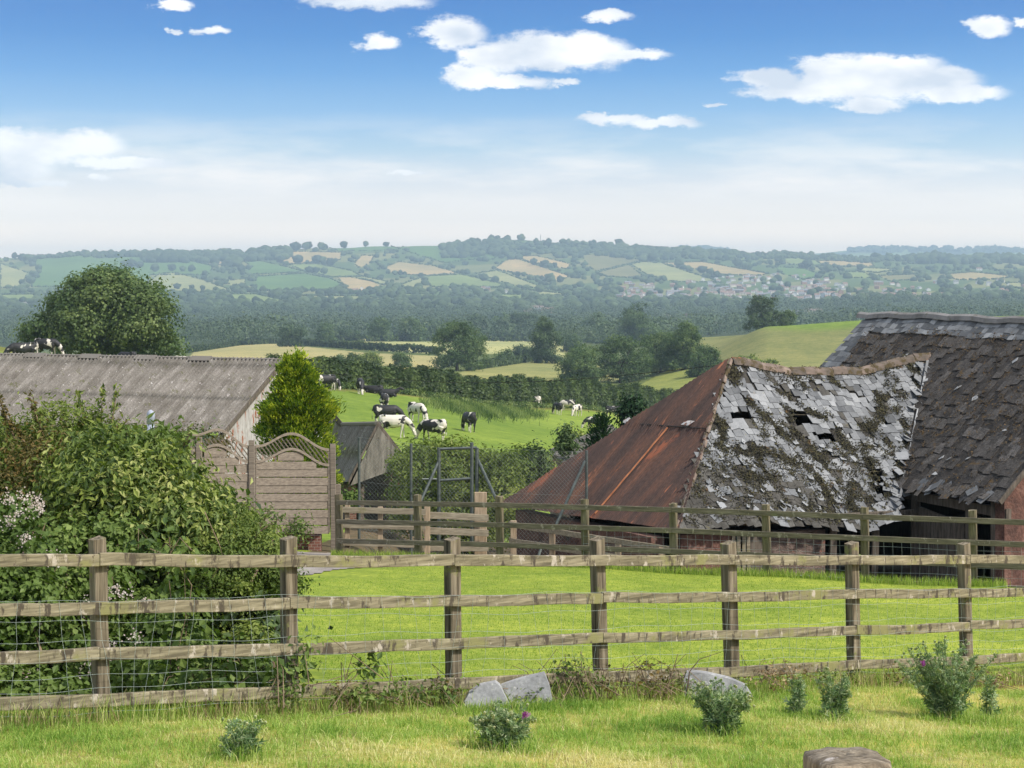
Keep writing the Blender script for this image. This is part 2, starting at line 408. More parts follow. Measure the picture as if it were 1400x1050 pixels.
LM = {
 'oak': leafmat('oak_leaves', [(.032, .060, .018), (.085, .14, .042), (.20, .26, .09)]),
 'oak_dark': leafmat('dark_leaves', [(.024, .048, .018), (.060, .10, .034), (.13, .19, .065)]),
 'ash': leafmat('ash_leaves', [(.045, .072, .020), (.095, .145, .038), (.17, .22, .07)]),
 'gold': leafmat('golden_conifer_leaves', [(.035, .085, .01), (.17, .26, .016), (.46, .50, .035)], trans=.25),
 'bush': leafmat('bush_leaves', [(.038, .068, .014), (.10, .15, .03), (.23, .28, .06), (.40, .42, .15)]),
 'willow': leafmat('pale_bush_leaves', [(.05, .085, .02), (.13, .19, .05), (.29, .34, .12)]),
 'bramble': leafmat('bramble_leaves', [(.045, .085, .018), (.11, .17, .035), (.25, .32, .09)]),
 'brown': leafmat('rusty_leaves', [(.05, .055, .014), (.11, .095, .025), (.19, .13, .04)]),
 'hedge': leafmat('hedge_leaves', [(.020, .038, .012), (.045, .075, .022), (.105, .15, .045)]),
 'valley': leafmat('hazy_valley_leaves', [(.038, .062, .030), (.072, .108, .046), (.115, .16, .062)], trans=.15),  # bluer cast of the haze partly put into the leaf colour
 'conifer': leafmat('dark_conifer_leaves', [(.010, .03, .014), (.02, .055, .022), (.04, .09, .03)]),
 'rush': leafmat('rush_blades', [(.05, .09, .03), (.11, .17, .05), (.26, .31, .11)]),
 'grass': leafmat('meadow_grass', [(.15, .27, .045), (.28, .42, .075), (.44, .52, .14), (.74, .66, .36)], trans=.35),
 'lawn': leafmat('lawn_grass', [(.20, .31, .045), (.28, .39, .06), (.46, .49, .14)], trans=.35),
 'dry': leafmat('dry_stalks', [(.16, .10, .05), (.3, .21, .11), (.45, .34, .2)], trans=.15),
 'petal': leafmat('white_petals', [(.38, .30, .28), (.52, .43, .41), (.66, .6, .57)]),
 'purple': leafmat('purple_petals', [(.3, .05, .3), (.45, .1, .45)]),
 'thistle': leafmat('thistle_leaves', [(.09, .17, .07), (.22, .32, .15), (.46, .52, .32)]),
 'bud': leafmat('thistle_buds', [(.26, .32, .15), (.42, .46, .24), (.60, .58, .36)]),
}
bark = mat('bark', [(.3, (.05, .038, .028)), (.7, (.16, .13, .10))], 6, stretch=(1, 1, .2), bump=.6)
twig = mat('twigs', [(.3, (.10, .07, .045)), (.7, (.30, .22, .14))], 8, bump=.2)

# ------------------------------------------------------------------ fields seen across the valley (outlines in photo rows and columns, read back onto the ground)
GR, GP, TN, PL, OL = (.10, .20, .05), (.18, .26, .085), (.42, .35, .18), (.29, .33, .15), (.19, .20, .09)
DEF = (.040, .065, .022)
FIELDS = [
 (GR, [(28,352),(110,347),(175,345),(240,352),(292,364),(285,376),(205,376),(200,392),(42,392),(54,372),(46,360)]),
 (GP, [(0,345),(28,347),(28,354),(0,358)]), (PL, [(0,360),(38,373),(30,392),(0,394)]), (GP, [(0,403),(50,402),(50,412),(0,410)]),
 (PL, [(200,388),(218,374),(240,373),(275,382),(312,395),(310,400),(240,400),(205,398)]), (GP, [(305,402),(350,402),(400,413),(350,415),(320,412)]),
 (TN, [(275,355),(310,354),(308,363),(290,362)]), (GR, [(328,354),(350,355),(420,372),(350,375),(335,375),(345,365)]),
 (PL, [(310,384),(336,381),(335,390),(315,390)]), (GP, [(255,442),(310,441),(310,447),(255,446)]),
 (GR, [(350,378),(415,374),(450,380),(475,392),(440,397),(380,397),(350,398)]), (TN, [(378,354),(400,344),(468,345),(465,356),(430,358),(405,361),(385,360)]),
 (GP, [(395,362),(430,360),(480,370),(495,378),(455,379),(420,372)]), (GR, [(440,335),(560,330),(545,342),(465,344)]),
 (TN, [(484,360),(495,349),(512,350),(505,362),(490,366)]), (TN, [(525,366),(545,358),(590,363),(625,373),(585,377),(555,376),(535,372)]),
 (TN, [(461,379),(480,379),(510,385),(522,392),(500,398),(475,396)]), (PL, [(495,378),(530,385),(525,390),(500,382)]),
 (GR, [(530,335),(600,326),(625,336),(682,348),(675,355),(640,355),(610,360),(575,350)]), (GP, [(578,378),(630,375),(690,389),(680,393),(590,392)]),
 (PL, [(650,374),(680,370),(740,392),(762,397),(700,390)]), (TN, [(675,368),(690,357),(705,353),(780,378),(765,383),(740,380)]),
 (TN, [(708,350),(735,350),(780,361),(775,368),(720,358)]), (PL, [(545,390),(575,380),(580,386),(560,397)]),
 (PL, [(395,404),(500,405),(540,411),(480,412),(420,413)]), (GP, [(552,402),(590,402),(590,408),(555,407)]),
 (PL, [(714,396),(770,401),(774,408),(730,405)]), (GP, [(677,402),(718,403),(712,411),(690,410)]),
 (OL, [(795,349),(820,347),(880,356),(855,362),(815,371),(805,365)]), (OL, [(815,373),(860,362),(875,374),(880,378),(860,380),(830,378)]),
 (PL, [(862,361),(880,358),(905,360),(985,386),(920,385),(885,376)]), (TN, [(905,359),(960,358),(1050,374),(1040,377),(980,376),(950,368),(930,366)]),
 (GR, [(820,343),(870,347),(850,350)]), (GP, [(975,352),(1000,348),(1040,352),(1010,358)]),
 (GP, [(1070,352),(1110,352),(1125,363),(1080,362)]), (TN, [(1115,356),(1190,357),(1195,364),(1130,364)]),
 (GR, [(1060,365),(1100,367),(1125,377),(1100,382),(1070,375)]), (GP, [(1145,371),(1180,372),(1195,380),(1165,380)]),
 (OL, [(1200,377),(1250,375),(1260,382),(1215,384)]), (PL, [(1180,366),(1230,368),(1200,373),(1170,370)]),
 (TN, [(1290,375),(1330,372),(1390,378),(1360,382),(1310,383)]), (PL, [(1375,387),(1400,386),(1400,395),(1385,393)]),
]
MIDF = [
 ((.37, .36, .18), [(255,494),(262,482),(330,472),(375,470),(500,482),(600,487),(600,506),(420,500)]),
 ((.36, .40, .19), [(405,470),(440,467),(600,467),(690,465),(760,467),(800,478),(770,489),(700,484),(595,484),(520,480),(450,474)]),
 ((.36, .38, .19), [(450,464),(530,461),(610,459),(610,464),(520,466)]),
 ((.24, .27, .11), [(600,520),(640,505),(700,497),(740,490),(820,500),(850,520),(740,530),(640,530)]),
 ((.42, .33, .18), [(668,498),(730,487),(733,491),(690,500)]),
 ((.20, .25, .07), [(840,545),(930,497),(1000,500),(1000,540),(900,560)]),
]
def inpoly(px, py, poly):
    r_ = np.zeros(px.shape, bool); n = len(poly)
    for i in range(n):
        x1, y1 = poly[i]; x2, y2 = poly[(i + 1) % n]
        if y1 == y2: continue
        c = ((y1 > py) != (y2 > py)) & (px < (x2 - x1) * (py - y1) / (y2 - y1) + x1)
        r_ ^= c
    return r_
def field_type(px, py, d):
    col = np.empty(px.shape + (3,)); col[:] = DEF
    typ = np.zeros(px.shape, int)
    far = (d > 2300) & (d < 7000)
    w_ = np.sin(px / 19 + py / 3.1) + np.sin(px / 43 - py / 4.7 + 2); hs = far & (py < 404)
    col[hs] = np.where((w_ > .35)[..., None], np.array((.19, .22, .09)), np.array((.085, .145, .045)))[hs]
    for i, (c, poly) in enumerate(FIELDS):
        m = far & inpoly(px, py, poly); col[m] = c; typ[m] = i + 1
    mid = (d > 330) & (d < 1500)
    col[mid & (d < 1300)] = (.10, .14, .045)
    for i, (c, poly) in enumerate(MIDF):
        m = mid & inpoly(px, py, poly); col[m] = c; typ[m] = 100 + i
    rh = (d > 300) & (d < 720) & (px > 955)
    up = sm((py - 447 - (px - 960) * -.02) / 10 + .25 * np.sin(px / 31))
    cc = np.array((.17, .27, .05)) * (1 - up[..., None]) + np.array((.20, .23, .095)) * up[..., None]
    col[rh] = cc[rh]; typ[rh] = 200
    fr = d > 7400
    col[fr] = np.where((np.sin(px / 13 + d / 300) + np.sin(px / 29 - d / 200) > .2)[..., None], np.array(GP), np.array(DEF))[fr]
    return col, typ

# ------------------------------------------------------------------ ground
nc, dl = 620, [1.5]
while dl[-1] < 12800: dl.append(dl[-1] * (1.016 if dl[-1] < 2000 else 1.006))
dl = np.array(dl); nr = len(dl)
tcol = np.linspace(-1, 1, nc); tcol = np.sign(tcol) * np.abs(tcol) ** 1.15
half = 12 + dl * .40
Xg = tcol[None] * half[:, None]; Dg = np.repeat(dl[:, None], nc, 1)
Zg = GZ(Xg, Dg)
pxg = 700 + F * Xg / Dg; pyg = HOR - F * Zg / Dg
colg, _ = field_type(pxg, pyg, Dg)
near = Dg < 330
dhg = np.interp(Xg, HX, HD)
past = near & (Dg > 42) ; colg[past] = (.185, .285, .05)
rough_g = near & (Dg > dhg - 9); colg[rough_g] = (.17, .20, .06)
lw = Dg <= 42; colg[lw] = (.26, .35, .06)
fence_d = 16.33 + .778 * Xg
fore = Dg < fence_d + .05; colg[fore] = (.36, .36, .11)
strip = np.abs(Dg - fence_d - .12) < .30 + .12 * np.sin(Xg * 3.1) ; strip &= (np.abs(Xg) < 9); colg[strip] = (.17, .12, .055)
yard = (Dg > 35.97 - .463 * Xg + .5) & (Dg < 58) & (Xg > -4); colg[yard] = (.13, .11, .075)
gm = bpy.data.materials.new('ground_surface'); gm.use_nodes = True; t = gm.node_tree; t.nodes.clear()
o = nd(t, 'ShaderNodeOutputMaterial'); b = nd(t, 'ShaderNodeBsdfPrincipled'); t.links.new(b.outputs[0], o.inputs[0])
at = nd(t, 'ShaderNodeAttribute', attribute_name='field'); c = nd(t, 'ShaderNodeTexCoord')
col = at.outputs['Color']
for scl, amp, det in ((.0035, .22, 4), (.035, .20, 5), (.35, .22, 6), (1.4, .2, 6), (9.0, .35, 5)):
    n = nd(t, 'ShaderNodeTexNoise', i_Scale=scl, i_Detail=float(det), i_Roughness=.6); t.links.new(c.outputs['Object'], n.inputs['Vector'])
    k = ramp(t, n.outputs['Fac'], [(.3, (1 - amp, 1 - amp * .8, 1 - amp)), (.7, (1 + amp, 1 + amp * .6, 1 + amp * .5))])
    col = mixc(t, 1.0, col, k, 'MULTIPLY')
t.links.new(col, b.inputs['Base Color']); b.inputs['Roughness'].default_value = .95; b.inputs['Specular IOR Level'].default_value = .1
bu = nd(t, 'ShaderNodeBump', i_Strength=.5, i_Distance=.03); t.links.new(n.outputs['Fac'], bu.inputs['Height']); t.links.new(bu.outputs[0], b.inputs['Normal'])
ii = np.arange(nr - 1)[:, None] * nc + np.arange(nc - 1)[None]
gf = np.stack([ii, ii + 1, ii + nc + 1, ii + nc], -1).reshape(-1, 4)
vc = np.concatenate([colg.reshape(-1, 3), np.ones((nr * nc, 1))], 1)
ground = put('ground', np.stack([Xg, Dg, Zg], -1).reshape(-1, 3), gf, gm, vcol=vc, smooth=True)
tag(ground, kind='structure')
ZMIN = float(Zg.min())


# concrete patch by the lap fence
pm = mat('worn_concrete', [(.3, (.20, .17, .15)), (.7, (.40, .36, .33))], 3, fine=(40, .3), blotch=[(2.2, .6, (.16, .2, .06))])
def ground_patch(name, poly, m, dz=.012, label=None):
    xs = [p[0] for p in poly]; ys = [p[1] for p in poly]
    n = 60; gx, gy = np.meshgrid(np.linspace(min(xs), max(xs), n), np.linspace(min(ys), max(ys), n))
    wob = .12 * np.sin(gx * 5 + gy * 2) + .08 * np.sin(gx * 11 - gy * 7)
    inside = inpoly(gx + wob, gy + wob, poly)
    V = np.stack([gx, gy, GZ(gx, gy) + dz], -1).reshape(-1, 3)
    i = np.arange(n - 1)[:, None] * n + np.arange(n - 1)[None]
    f = np.stack([i, i + 1, i + n + 1, i + n], -1).reshape(-1, 4)
    k = inside.reshape(-1)[f].all(1)
    return tag(put(name, V, f[k], m), label, None, None, 'structure')
ground_patch('path', [(-4.9, 31.5), (-3.3, 32.2), (-2.2, 34.6), (-2.5, 37.0), (-3.2, 38.6), (-9, 39), (-9, 31)], pm)

# ------------------------------------------------------------------ front post-and-rail fence
def wood(name, ang, stops, blotch, st=(9, 60, 60), **kw):
    return mat(name, stops, 1.0, detail=6, stretch=st, rot=(0, 0, ang), bump=.5, bdist=.006, fine=(3.0, .25), blotch=blotch, **kw)
FA = math.atan2(.97, 1.247)
rail_stops = [(.28, (.085, .072, .046)), (.45, (.205, .175, .11)), (.6, (.32, .275, .18)), (.8, (.46, .41, .30))]
rail_m = wood('weathered_rail_wood', FA, rail_stops, [(2.0, .56, (.24, .225, .095)), (8, .545, (.085, .068, .048), (1.5, 1.5, .5)), (11, .59, (.47, .41, .33), (1, 1, .5)), (38, .62, (.10, .075, .05), (1, 1, .6))], st=(2.5, 30, 30))
post_m = mat('weathered_post_wood', [(.3, (.045, .034, .022)), (.47, (.155, .125, .082)), (.6, (.26, .215, .15)), (.8, (.40, .34, .25))], 1.0, stretch=(34, 34, 1.6), detail=6, bump=.6, bdist=.008, fine=(3, .3), blotch=[(5, .58, (.20, .20, .07)), (9, .66, (.42, .38, .3), (1, 1, .6))])
wire_m = mat('galvanised_wire', [(.3, (.28, .34, .30)), (.7, (.5, .56, .52))], 30, rough=.5, metal=.3, bump=0)
fs = [63.9, 59.8, 56.3, 53.1, 50.2, 47.6, 45.2]; fx = [135, 395, 620, 823, 1003, 1170, 1325]
fposts = []
for x, s_ in zip(fx, fs):
    d = F * .33 / s_; fposts.append((x, d))
st_ = Vector((1.247, .97, 0)); U = st_.normalized(); Nf = Vector((U.y, -U.x, 0))
fp = [Vector(((x - 700) / F * d, d, 0)) for x, d in fposts]
fp = [fp[0] - st_ * 2, fp[0] - st_] + fp + [fp[-1] + st_, fp[-1] + st_ * 2]
def rail_z(p, k): return -(765 - HOR) / F * p.y - .33 * k
ff = thing('front_fence', fp[5] + Vector((0, 0, gz(fp[5].x, fp[5].y))), 'long weathered four-rail timber fence with wire netting crossing the foreground', 'fence')
for i, p in enumerate(fp):
    mb = MB(); zt = rail_z(p, 0) + .155 + random.uniform(-.012, .012); zb = gz(p.x, p.y) - .25
    tilt = Vector((-.022 + random.uniform(-.012, .012), random.uniform(-.01, .01), 0))
    hw = .052 + random.uniform(-.003, .004)
    ctr = p - Nf * (.022 + hw) + U * .058
    top = Vector((ctr.x, ctr.y, zt)) + tilt * 1.2; bot = Vector((ctr.x, ctr.y, zb)) - tilt * .2
    mb.beam(bot, top, Nf * hw, U * hw, seg=8, jit=.03, ch=.14)
    for vv in mb.V:   # weathered sloping top
        k = vv[:, 2] > zt - .03; vv[k, 2] += ((vv[k, :2] - np.array((ctr.x, ctr.y))) @ np.array((U.x, U.y))) * .18 + rng.normal(0, .004, k.sum())
    mb.build('post', post_m, ff)
breaks = {0: [0, 2, 4, 6, 8, 10], 1: [0, 3, 5, 7, 9, 10], 2: [0, 2, 5, 7, 8, 10], 3: [0, 1, 4, 5, 7, 9, 10]}
for k in range(4):
    bs = breaks[k]
    for a0, b0 in zip(bs[:-1], bs[1:]):
        pts = [fp[j] for j in range(a0, b0 + 1)]
        mb = MB(); A = pts[0]; B = pts[-1]
        ga = U * (.003 if a0 else -.3); gb = U * (.003 if b0 < 10 else -.3)
        hz = .043 + random.uniform(-.002, .002)
        pa = Vector((A.x, A.y, rail_z(A, k) + random.uniform(-.008, .008))) + ga; pb = Vector((B.x, B.y, rail_z(B, k) + random.uniform(-.008, .008))) - gb
        seg = 14 * (b0 - a0)
        mb.beam(pa, pb, Nf * .019, Vector((0, 0, hz)), seg=seg, jit=.035, ch=.12)
        v = mb.V[0]; s0 = np.linalg.norm(v[:, :2] - np.array(pa)[:2], axis=1); L = (pb - pa).length
        v[:, 2] += -.012 * np.sin(np.pi * s0 / L) * rng.uniform(.2, 1.2) + .003 * np.sin(s0 * 5 + k)
        mb.build('rail', rail_m, ff)
# netting: squares of wire hung on the camera side from the second rail down
mb = MB(); A, B = fp[0], fp[-1]; L = (B - A).length; nv = int(L / .15)
hts = [-.28, -.43, -.58, -.71, -.82, -.91, -1.07]
def wp(s_, h, ph=0):
    p = A + U * s_; o_ = Nf * (.026 + .008 * math.sin(s_ * 3 + h * 9)); dz = .012 * math.sin(s_ * 2.1 + h * 7 + ph) + .008 * math.sin(s_ * 7.3 + h * 3)
    return (p.x + o_.x, p.y + o_.y, rail_z(p, 0) + h + dz)
for h in hts: mb.tube([wp(s_, h) for s_ in np.arange(0, L, .12)], .0013, 3, cap=False)
for i in range(nv):
    s_ = i * .15; sk = .02 * math.sin(i * .7)
    mb.tube([wp(s_ + sk * j + random.uniform(-.008, .008), h) for j, h in enumerate(hts)], .0012, 3, cap=False)
mb.build('wire_netting', wire_m, ff)

# ------------------------------------------------------------------ rear post-and-rail fence
rx_ = [460, 568, 680, 797, 918, 1045, 1180, 1328]; rd = [37.5 - .714 * i for i in range(8)]
rp = [Vector(((x - 700) / F * d, d, 0)) for x, d in zip(rx_, rd)]; dv = rp[-1] - rp[-2]
rp += [rp[-1] + dv, rp[-1] + dv * 2]; rx_ += [1480, 1640]
rU = (rp[7] - rp[0]).normalized(); rN = Vector((rU.y, -rU.x, 0)); RA = math.atan2(rU.y, rU.x)
rtop = [676, 676, 678, 682, 688, 690, 693, 697, 704, 711]; rr = [687, 688.5, 690.5, 694, 697, 701, 706.5, 711, 717, 723]
rrail_m = wood('grey_green_rail_wood', RA, [(.3, (.085, .075, .05)), (.5, (.15, .13, .09)), (.75, (.25, .22, .16))], [(3, .62, (.14, .14, .075)), (9, .60, (.32, .285, .225), (1, 1, .6))], st=(2.5, 30, 30))
rpost_m = mat('grey_green_post_wood', [(.25, (.08, .07, .04)), (.5, (.16, .135, .08)), (.75, (.30, .25, .17))], 1.0, stretch=(24, 24, 2), detail=6, bump=.5, fine=(3, .3), blotch=[(4, .62, (.19, .19, .085))])
rf = thing('rear_fence', rp[4] + Vector((0, 0, gz(rp[4].x, rp[4].y))), 'dark timber four-rail fence at the far edge of the lawn before the barns', 'fence')
for i, p in enumerate(rp):
    d = p.y; zt = -(rtop[i] - HOR) / F * d; mb = MB(); hw = .062
    c_ = p - rN * (.02 + hw)
    mb.beam((c_.x + .02, c_.y, gz(p.x, d) - .2), (c_.x, c_.y, zt), rN * hw, rU * hw, seg=6, jit=.03, ch=.3)
    mb.V[0][-8:, 2] -= np.abs(rng.normal(0, .02, 8)); mb.build('post', rpost_m, rf)
for k in range(4):
    for a0, b0 in zip([0, 2, 4, 6, 8], [2, 4, 6, 8, 9]):
        pa, pb = rp[a0], rp[b0]; za = -(rr[a0] - HOR) / F * pa.y - .36 * k; zb = -(rr[b0] - HOR) / F * pb.y - .36 * k
        mb = MB(); mb.beam(Vector((pa.x, pa.y, za)) + rU * .003, Vector((pb.x, pb.y, zb)) - rU * .003, rN * .018, (0, 0, .045), seg=20, jit=.03)
        mb.build('rail', rrail_m, rf)
mb = MB(); A, B = rp[3], rp[-1]; L = (B - A).length
def wz(s_, h):
    p = A.lerp(B, s_ / L); i_ = 3 + s_ / L * 6; z = -(np.interp(i_, range(10), rr) - HOR) / F * p.y
    q = p - rN * .01; return (q.x, q.y, z + h + .01 * math.sin(s_ * 3 + h * 5))
for h in (-.50, -.64, -.78, -.92): mb.tube([wz(s_, h) for s_ in np.arange(0, L, .25)], .0022, 3, cap=False)
for i in range(int(L / .15)): mb.tube([wz(i * .15, -.38), wz(i * .15 + .01, -.7), wz(i * .15, -1.05)], .0020, 3, cap=False)
mb.build('wire_netting', wire_m, rf)

# pale low fence standing in the yard behind it
pale_m = wood('pale_new_wood', 0, [(.3, (.20, .165, .11)), (.7, (.40, .345, .25))], [(3, .6, (.22, .2, .09))], st=(2.5, 30, 30))
palep_m = mat('pale_post_wood', [(.3, (.30, .22, .14)), (.7, (.52, .40, .27))], 1.0, stretch=(20, 20, 2), bump=.4, fine=(3, .25))
p0 = P(560, 730, 41); pf = thing('paddock_fence', (p0.x, p0.y, gz(p0.x, p0.y)), 'low pale timber fence behind the left end of the dark rail fence', 'fence')
for x, yt, wd, d in ((657, 673, .13, 41.5), (584, 691, .06, 41), (475, 690, .05, 41), (520, 693, .05, 41)):
    q = P(x, yt, d); mb = MB(); mb.beam((q.x, q.y, gz(q.x, q.y) - .2), q, (wd, 0, 0), (0, .06, 0), 4, .02, .12); mb.build('post', palep_m, pf)
for ya, yb in ((697, 703), (718, 724), (742, 744)):
    mb = MB(); mb.beam(P(468, ya, 40.9), P(582, ya + 3, 40.9), (0, .02, 0), (0, 0, .06), 8, .04); mb.build('rail', pale_m, pf)
    mb = MB(); mb.beam(P(578, ya + 7, 41.2), P(668, yb + 5, 41.3), (0, .02, 0), (0, 0, .07), 8, .04); mb.build('rail', pale_m, pf)
q = P(800, 760, 38.5); sf = thing('sloping_fence', (q.x, q.y, gz(q.x, q.y)), 'pale rail fence sloping down to the right below the rusty roof', 'fence')
for x, yt, d in ((702, 712, 40), (755, 728, 39.5), (845, 741, 38.8), (905, 748, 38.3)):
    q = P(x, yt, d); mb = MB(); mb.beam((q.x, q.y, gz(q.x, q.y) - .2), q, (.06, 0, 0), (0, .06, 0), 3, .02, .12); mb.build('post', palep_m, sf)
for off in (0, 22, 44):
    mb = MB(); mb.beam(P(696, 717 + off, 39.9), P(915, 751 + off, 38.2), (0, .02, 0), (0, 0, .055), 14, .04); mb.build('rail', pale_m, sf)

# ------------------------------------------------------------------ lap panel screen with trellis tops
lap_m = mat('lap_panel_wood', [(.3, (.15, .12, .092)), (.7, (.30, .25, .195))], 1.0, stretch=(1.5, 12, 40), bump=.3, fine=(3, .12))
q = P(400, 740, 39.5); sc_ = thing('screen_fence', (q.x, q.y, gz(q.x, q.y)), 'brown lap panel screen with wavy trellis tops beside the golden conifer', 'fence')
def pan_pt(x, y): return P(x, y, 37.4 + (x - 280) / 175 * 2.3)
for x, yt in ((272, 598), (344, 602), (455, 607), (462, 662)):
    d = pan_pt(x, 0).y - .05; q = P(x, yt, d); mb = MB()
    mb.beam((q.x + .02, q.y, gz(q.x, q.y) - .2), q, (.052, 0, 0), (0, .05, 0), 5, .015, .1); mb.build('post', lap_m, sc_)
for (xa, xb, arch, el_, er) in ((262, 340, 590, 596, 613), (349, 450, 595, 612, 617)):
    n = 24; xs = np.linspace(xa, xb, n); f = np.linspace(0, 1, n)
    topc = (el_ * (1 - f) + er * f); lift = (el_ + er) / 2 - arch
    topc = topc - lift * (.5 - .5 * np.cos(2 * np.pi * np.clip((f - .02) / .96, 0, 1))) - 2
    botc = topc + 21; mb = MB()
    for cv in (topc, botc):
        for i in range(n - 1): mb.beam(pan_pt(xs[i], cv[i]), pan_pt(xs[i + 1], cv[i + 1]), (0, .022, 0), (0, 0, .025), 1, 0, .1)
    for x in (xa, xb):
        i = 0 if x == xa else -1
        mb.beam(pan_pt(x, topc[i]), pan_pt(x, 728), (.022, 0, 0), (0, .022, 0), 1)
    pn = mb.build('panel', lap_m, sc_)
    mb = MB()
    for sgn in (1, -1):
        for x0 in np.arange(xa - 30, xb + 30, 6.0):
            seg = []
            for x in np.linspace(x0, x0 + sgn * 30, 40):
                if not (xa < x < xb): continue
                f0 = (x - xa) / (xb - xa); y0_ = 640 - abs(x - x0) * 1.35
                tt, bb = np.interp(x, xs, topc), np.interp(x, xs, botc)
                if tt < y0_ < bb: seg.append((x, y0_))
            if len(seg) > 1:
                a_, b_ = pan_pt(*seg[0]), pan_pt(*seg[-1]); o_ = Vector((0, .006 * sgn, 0))
                mb.beam(a_ + o_, b_ + o_, (.008, 0, .008), (0, .005, 0), 1)
    mb.build('trellis', lap_m, pn)
    mb = MB(); y0_ = min(botc) + 4; k = 0
    while y0_ < 724:
        for x0, x1 in zip(xs[:-1], xs[1:]):
            pass
        # lap boards drawn from frame to frame, clipped under the curve
        ok = xs[(botc < y0_ + 2)]
        if len(ok) > 2:
            fr = (k % 2) * .018
            a_, b_ = pan_pt(ok[0], y0_ + 6), pan_pt(ok[-1], y0_ + 6)
            mb.beam(a_ + Vector((0, .03 - fr, 0)), b_ + Vector((0, .03 - fr, 0)), (0, .007, .0), (0, .0, .085 - .01 * (k % 2)), 3, .02)
        y0_ += 12.5 if k % 2 == 0 else 9.5; k += 1
    for x in (xa + (xb - xa) * .27, xa + (xb - xa) * .52, xa + (xb - xa) * .77):
        mb.beam(pan_pt(x, np.interp(x, xs, botc)) + Vector((0, .045, 0)), pan_pt(x, 726) + Vector((0, .045, 0)), (.018, 0, 0), (0, .005, 0), 1)
    mb.build('slats', lap_m, pn)
brick = bpy.data.materials.new('red_brick'); brick.use_nodes = True; t = brick.node_tree
bn = nd(t, 'ShaderNodeTexBrick', i_Scale=4.4); bn.inputs['Color1'].default_value = (.24, .09, .06, 1); bn.inputs['Color2'].default_value = (.15, .055, .04, 1); bn.inputs['Mortar'].default_value = (.28, .22, .18, 1); bn.inputs['Mortar Size'].default_value = .025
c = nd(t, 'ShaderNodeTexCoord'); m_ = nd(t, 'ShaderNodeMapping'); m_.inputs['Rotation'].default_value = (R(90), 0, 0); t.links.new(c.outputs['Object'], m_.inputs[0]); t.links.new(m_.outputs[0], bn.inputs[0])
t.links.new(bn.outputs[0], t.nodes['Principled BSDF'].inputs['Base Color']); t.nodes['Principled BSDF'].inputs['Roughness'].default_value = .9
mb = MB(); q = P(400, 745, 39.7); zb = gz(q.x, q.y) - .1; zt = -(728 - HOR) / F * 39.7
xl, xr = P(330, 0, 39.7).x, P(438, 0, 39.7).x
mb.box(((xl + xr) / 2, 39.72, (zb + zt) / 2 - .02), ((xr - xl) / 2, 0, 0), (0, .11, 0), (0, 0, (zt - zb) / 2 - .01))
mb.box(((xl + xr) / 2, 39.72, zt - .005), ((xr - xl) / 2 + .01, 0, 0), (0, .125, 0), (0, 0, .025))
mb.box((xr - .1, 39.66, (zb + zt) / 2 - .02), (.12, 0, 0), (0, .14, 0), (0, 0, (zt - zb) / 2 - .015))
tag(mb.build('brick_wall', brick, loc=(q.x, q.y, zb)), 'low red brick wall with a pier under the lap panel screen', 'wall')

# ------------------------------------------------------------------ chain-link enclosure with tall gate frame
tube_m = mat('painted_steel_tube', [(.3, (.07, .085, .08)), (.7, (.16, .18, .165))], 12, rough=.55, metal=.4, bump=.1)
link_m = mat('chain_link_wire', [(.3, (.10, .12, .11)), (.7, (.22, .24, .22))], 12, rough=.6, bump=0)
q = P(640, 700, 42.5); cf = thing('chain_link_fence', (q.x, q.y, gz(q.x, q.y)), 'chain-link fence with slanting steel braces between the small shed and rusty roof', 'fence')
DC = 42.3
for x, yt in ((491, 598), (562, 607), (802, 616)):
    q = P(x, yt, DC); mb = MB(); mb.tube([(q.x, q.y, gz(q.x, q.y) - .1), tuple(q)], .03, 8); mb.build('post', tube_m, cf)
for a0, b0 in (((601, 628), (574, 688)), ((653, 628), (680, 686)), ((800, 630), (757, 725)), ((741, 745), (727, 790))):
    mb = MB(); mb.tube([P(*a0, DC - .03), P(*b0, DC - .35)], .032, 6); mb.build('brace', tube_m, cf)
mb = MB(); mb.tube([P(577, 655, DC - .2), P(598, 655, DC - .05)], .018, 5); mb.build('brace', tube_m, cf)
def topline(x): return np.interp(x, [491, 560, 600, 652, 802], [598, 606, 613, 613, 618])
mb = MB(); wr = .0022
xs0, xs1 = 491, 802; stepx = 5.2
for sgn in (1, -1):
    for x0 in np.arange(xs0 - 190, xs1 + 190, stepx):
        pts = []
        for yy in np.linspace(598, 770, 44):
            x = x0 + sgn * (yy - 598) * .95
            if xs0 <= x <= xs1 and yy >= topline(x) and not (600 < x < 646): pts.append((x, yy))
        if len(pts) > 1: mb.tube([P(*pts[0], DC + .02 * sgn), P(*pts[-1], DC + .02 * sgn)], wr, 3, cap=False)
for yy in (0, 60, 125): mb.tube([P(x, topline(x) + yy, DC) for x in np.linspace(491, 802, 30)], .0025, 3, cap=False)
mb.build('chain_link_mesh', link_m, cf)
q = P(624, 700, DC); gt = thing('steel_gate', (q.x, q.y, gz(q.x, q.y)), 'tall narrow steel gate frame with a middle bar before the green bush', 'gate')
mb = MB()
for x, yt in ((600, 612), (645, 605), (652, 612)): mb.tube([P(x, 745, DC - .05), P(x, yt, DC - .05)], .038, 8)
for ya, yb in ((614, 612), (657, 654)): mb.tube([P(600, ya, DC - .05), P(652 if ya < 650 else 645, yb, DC - .05)], .03, 8)
mb.build('gate_frame', tube_m, gt)
mb = MB()
for sgn in (1, -1):
    for x0 in np.arange(540, 710, stepx):
        pts = [(x0 + sgn * (yy - 614) * .95, yy) for yy in np.linspace(614, 740, 60)]; pts = [p for p in pts if 601 < p[0] < 645]
        if len(pts) > 1: mb.tube([P(*pts[0], DC - .05 + .008 * sgn), P(*pts[-1], DC - .05 + .008 * sgn)], .0018, 3, cap=False)
mb.build('gate_mesh', link_m, gt)

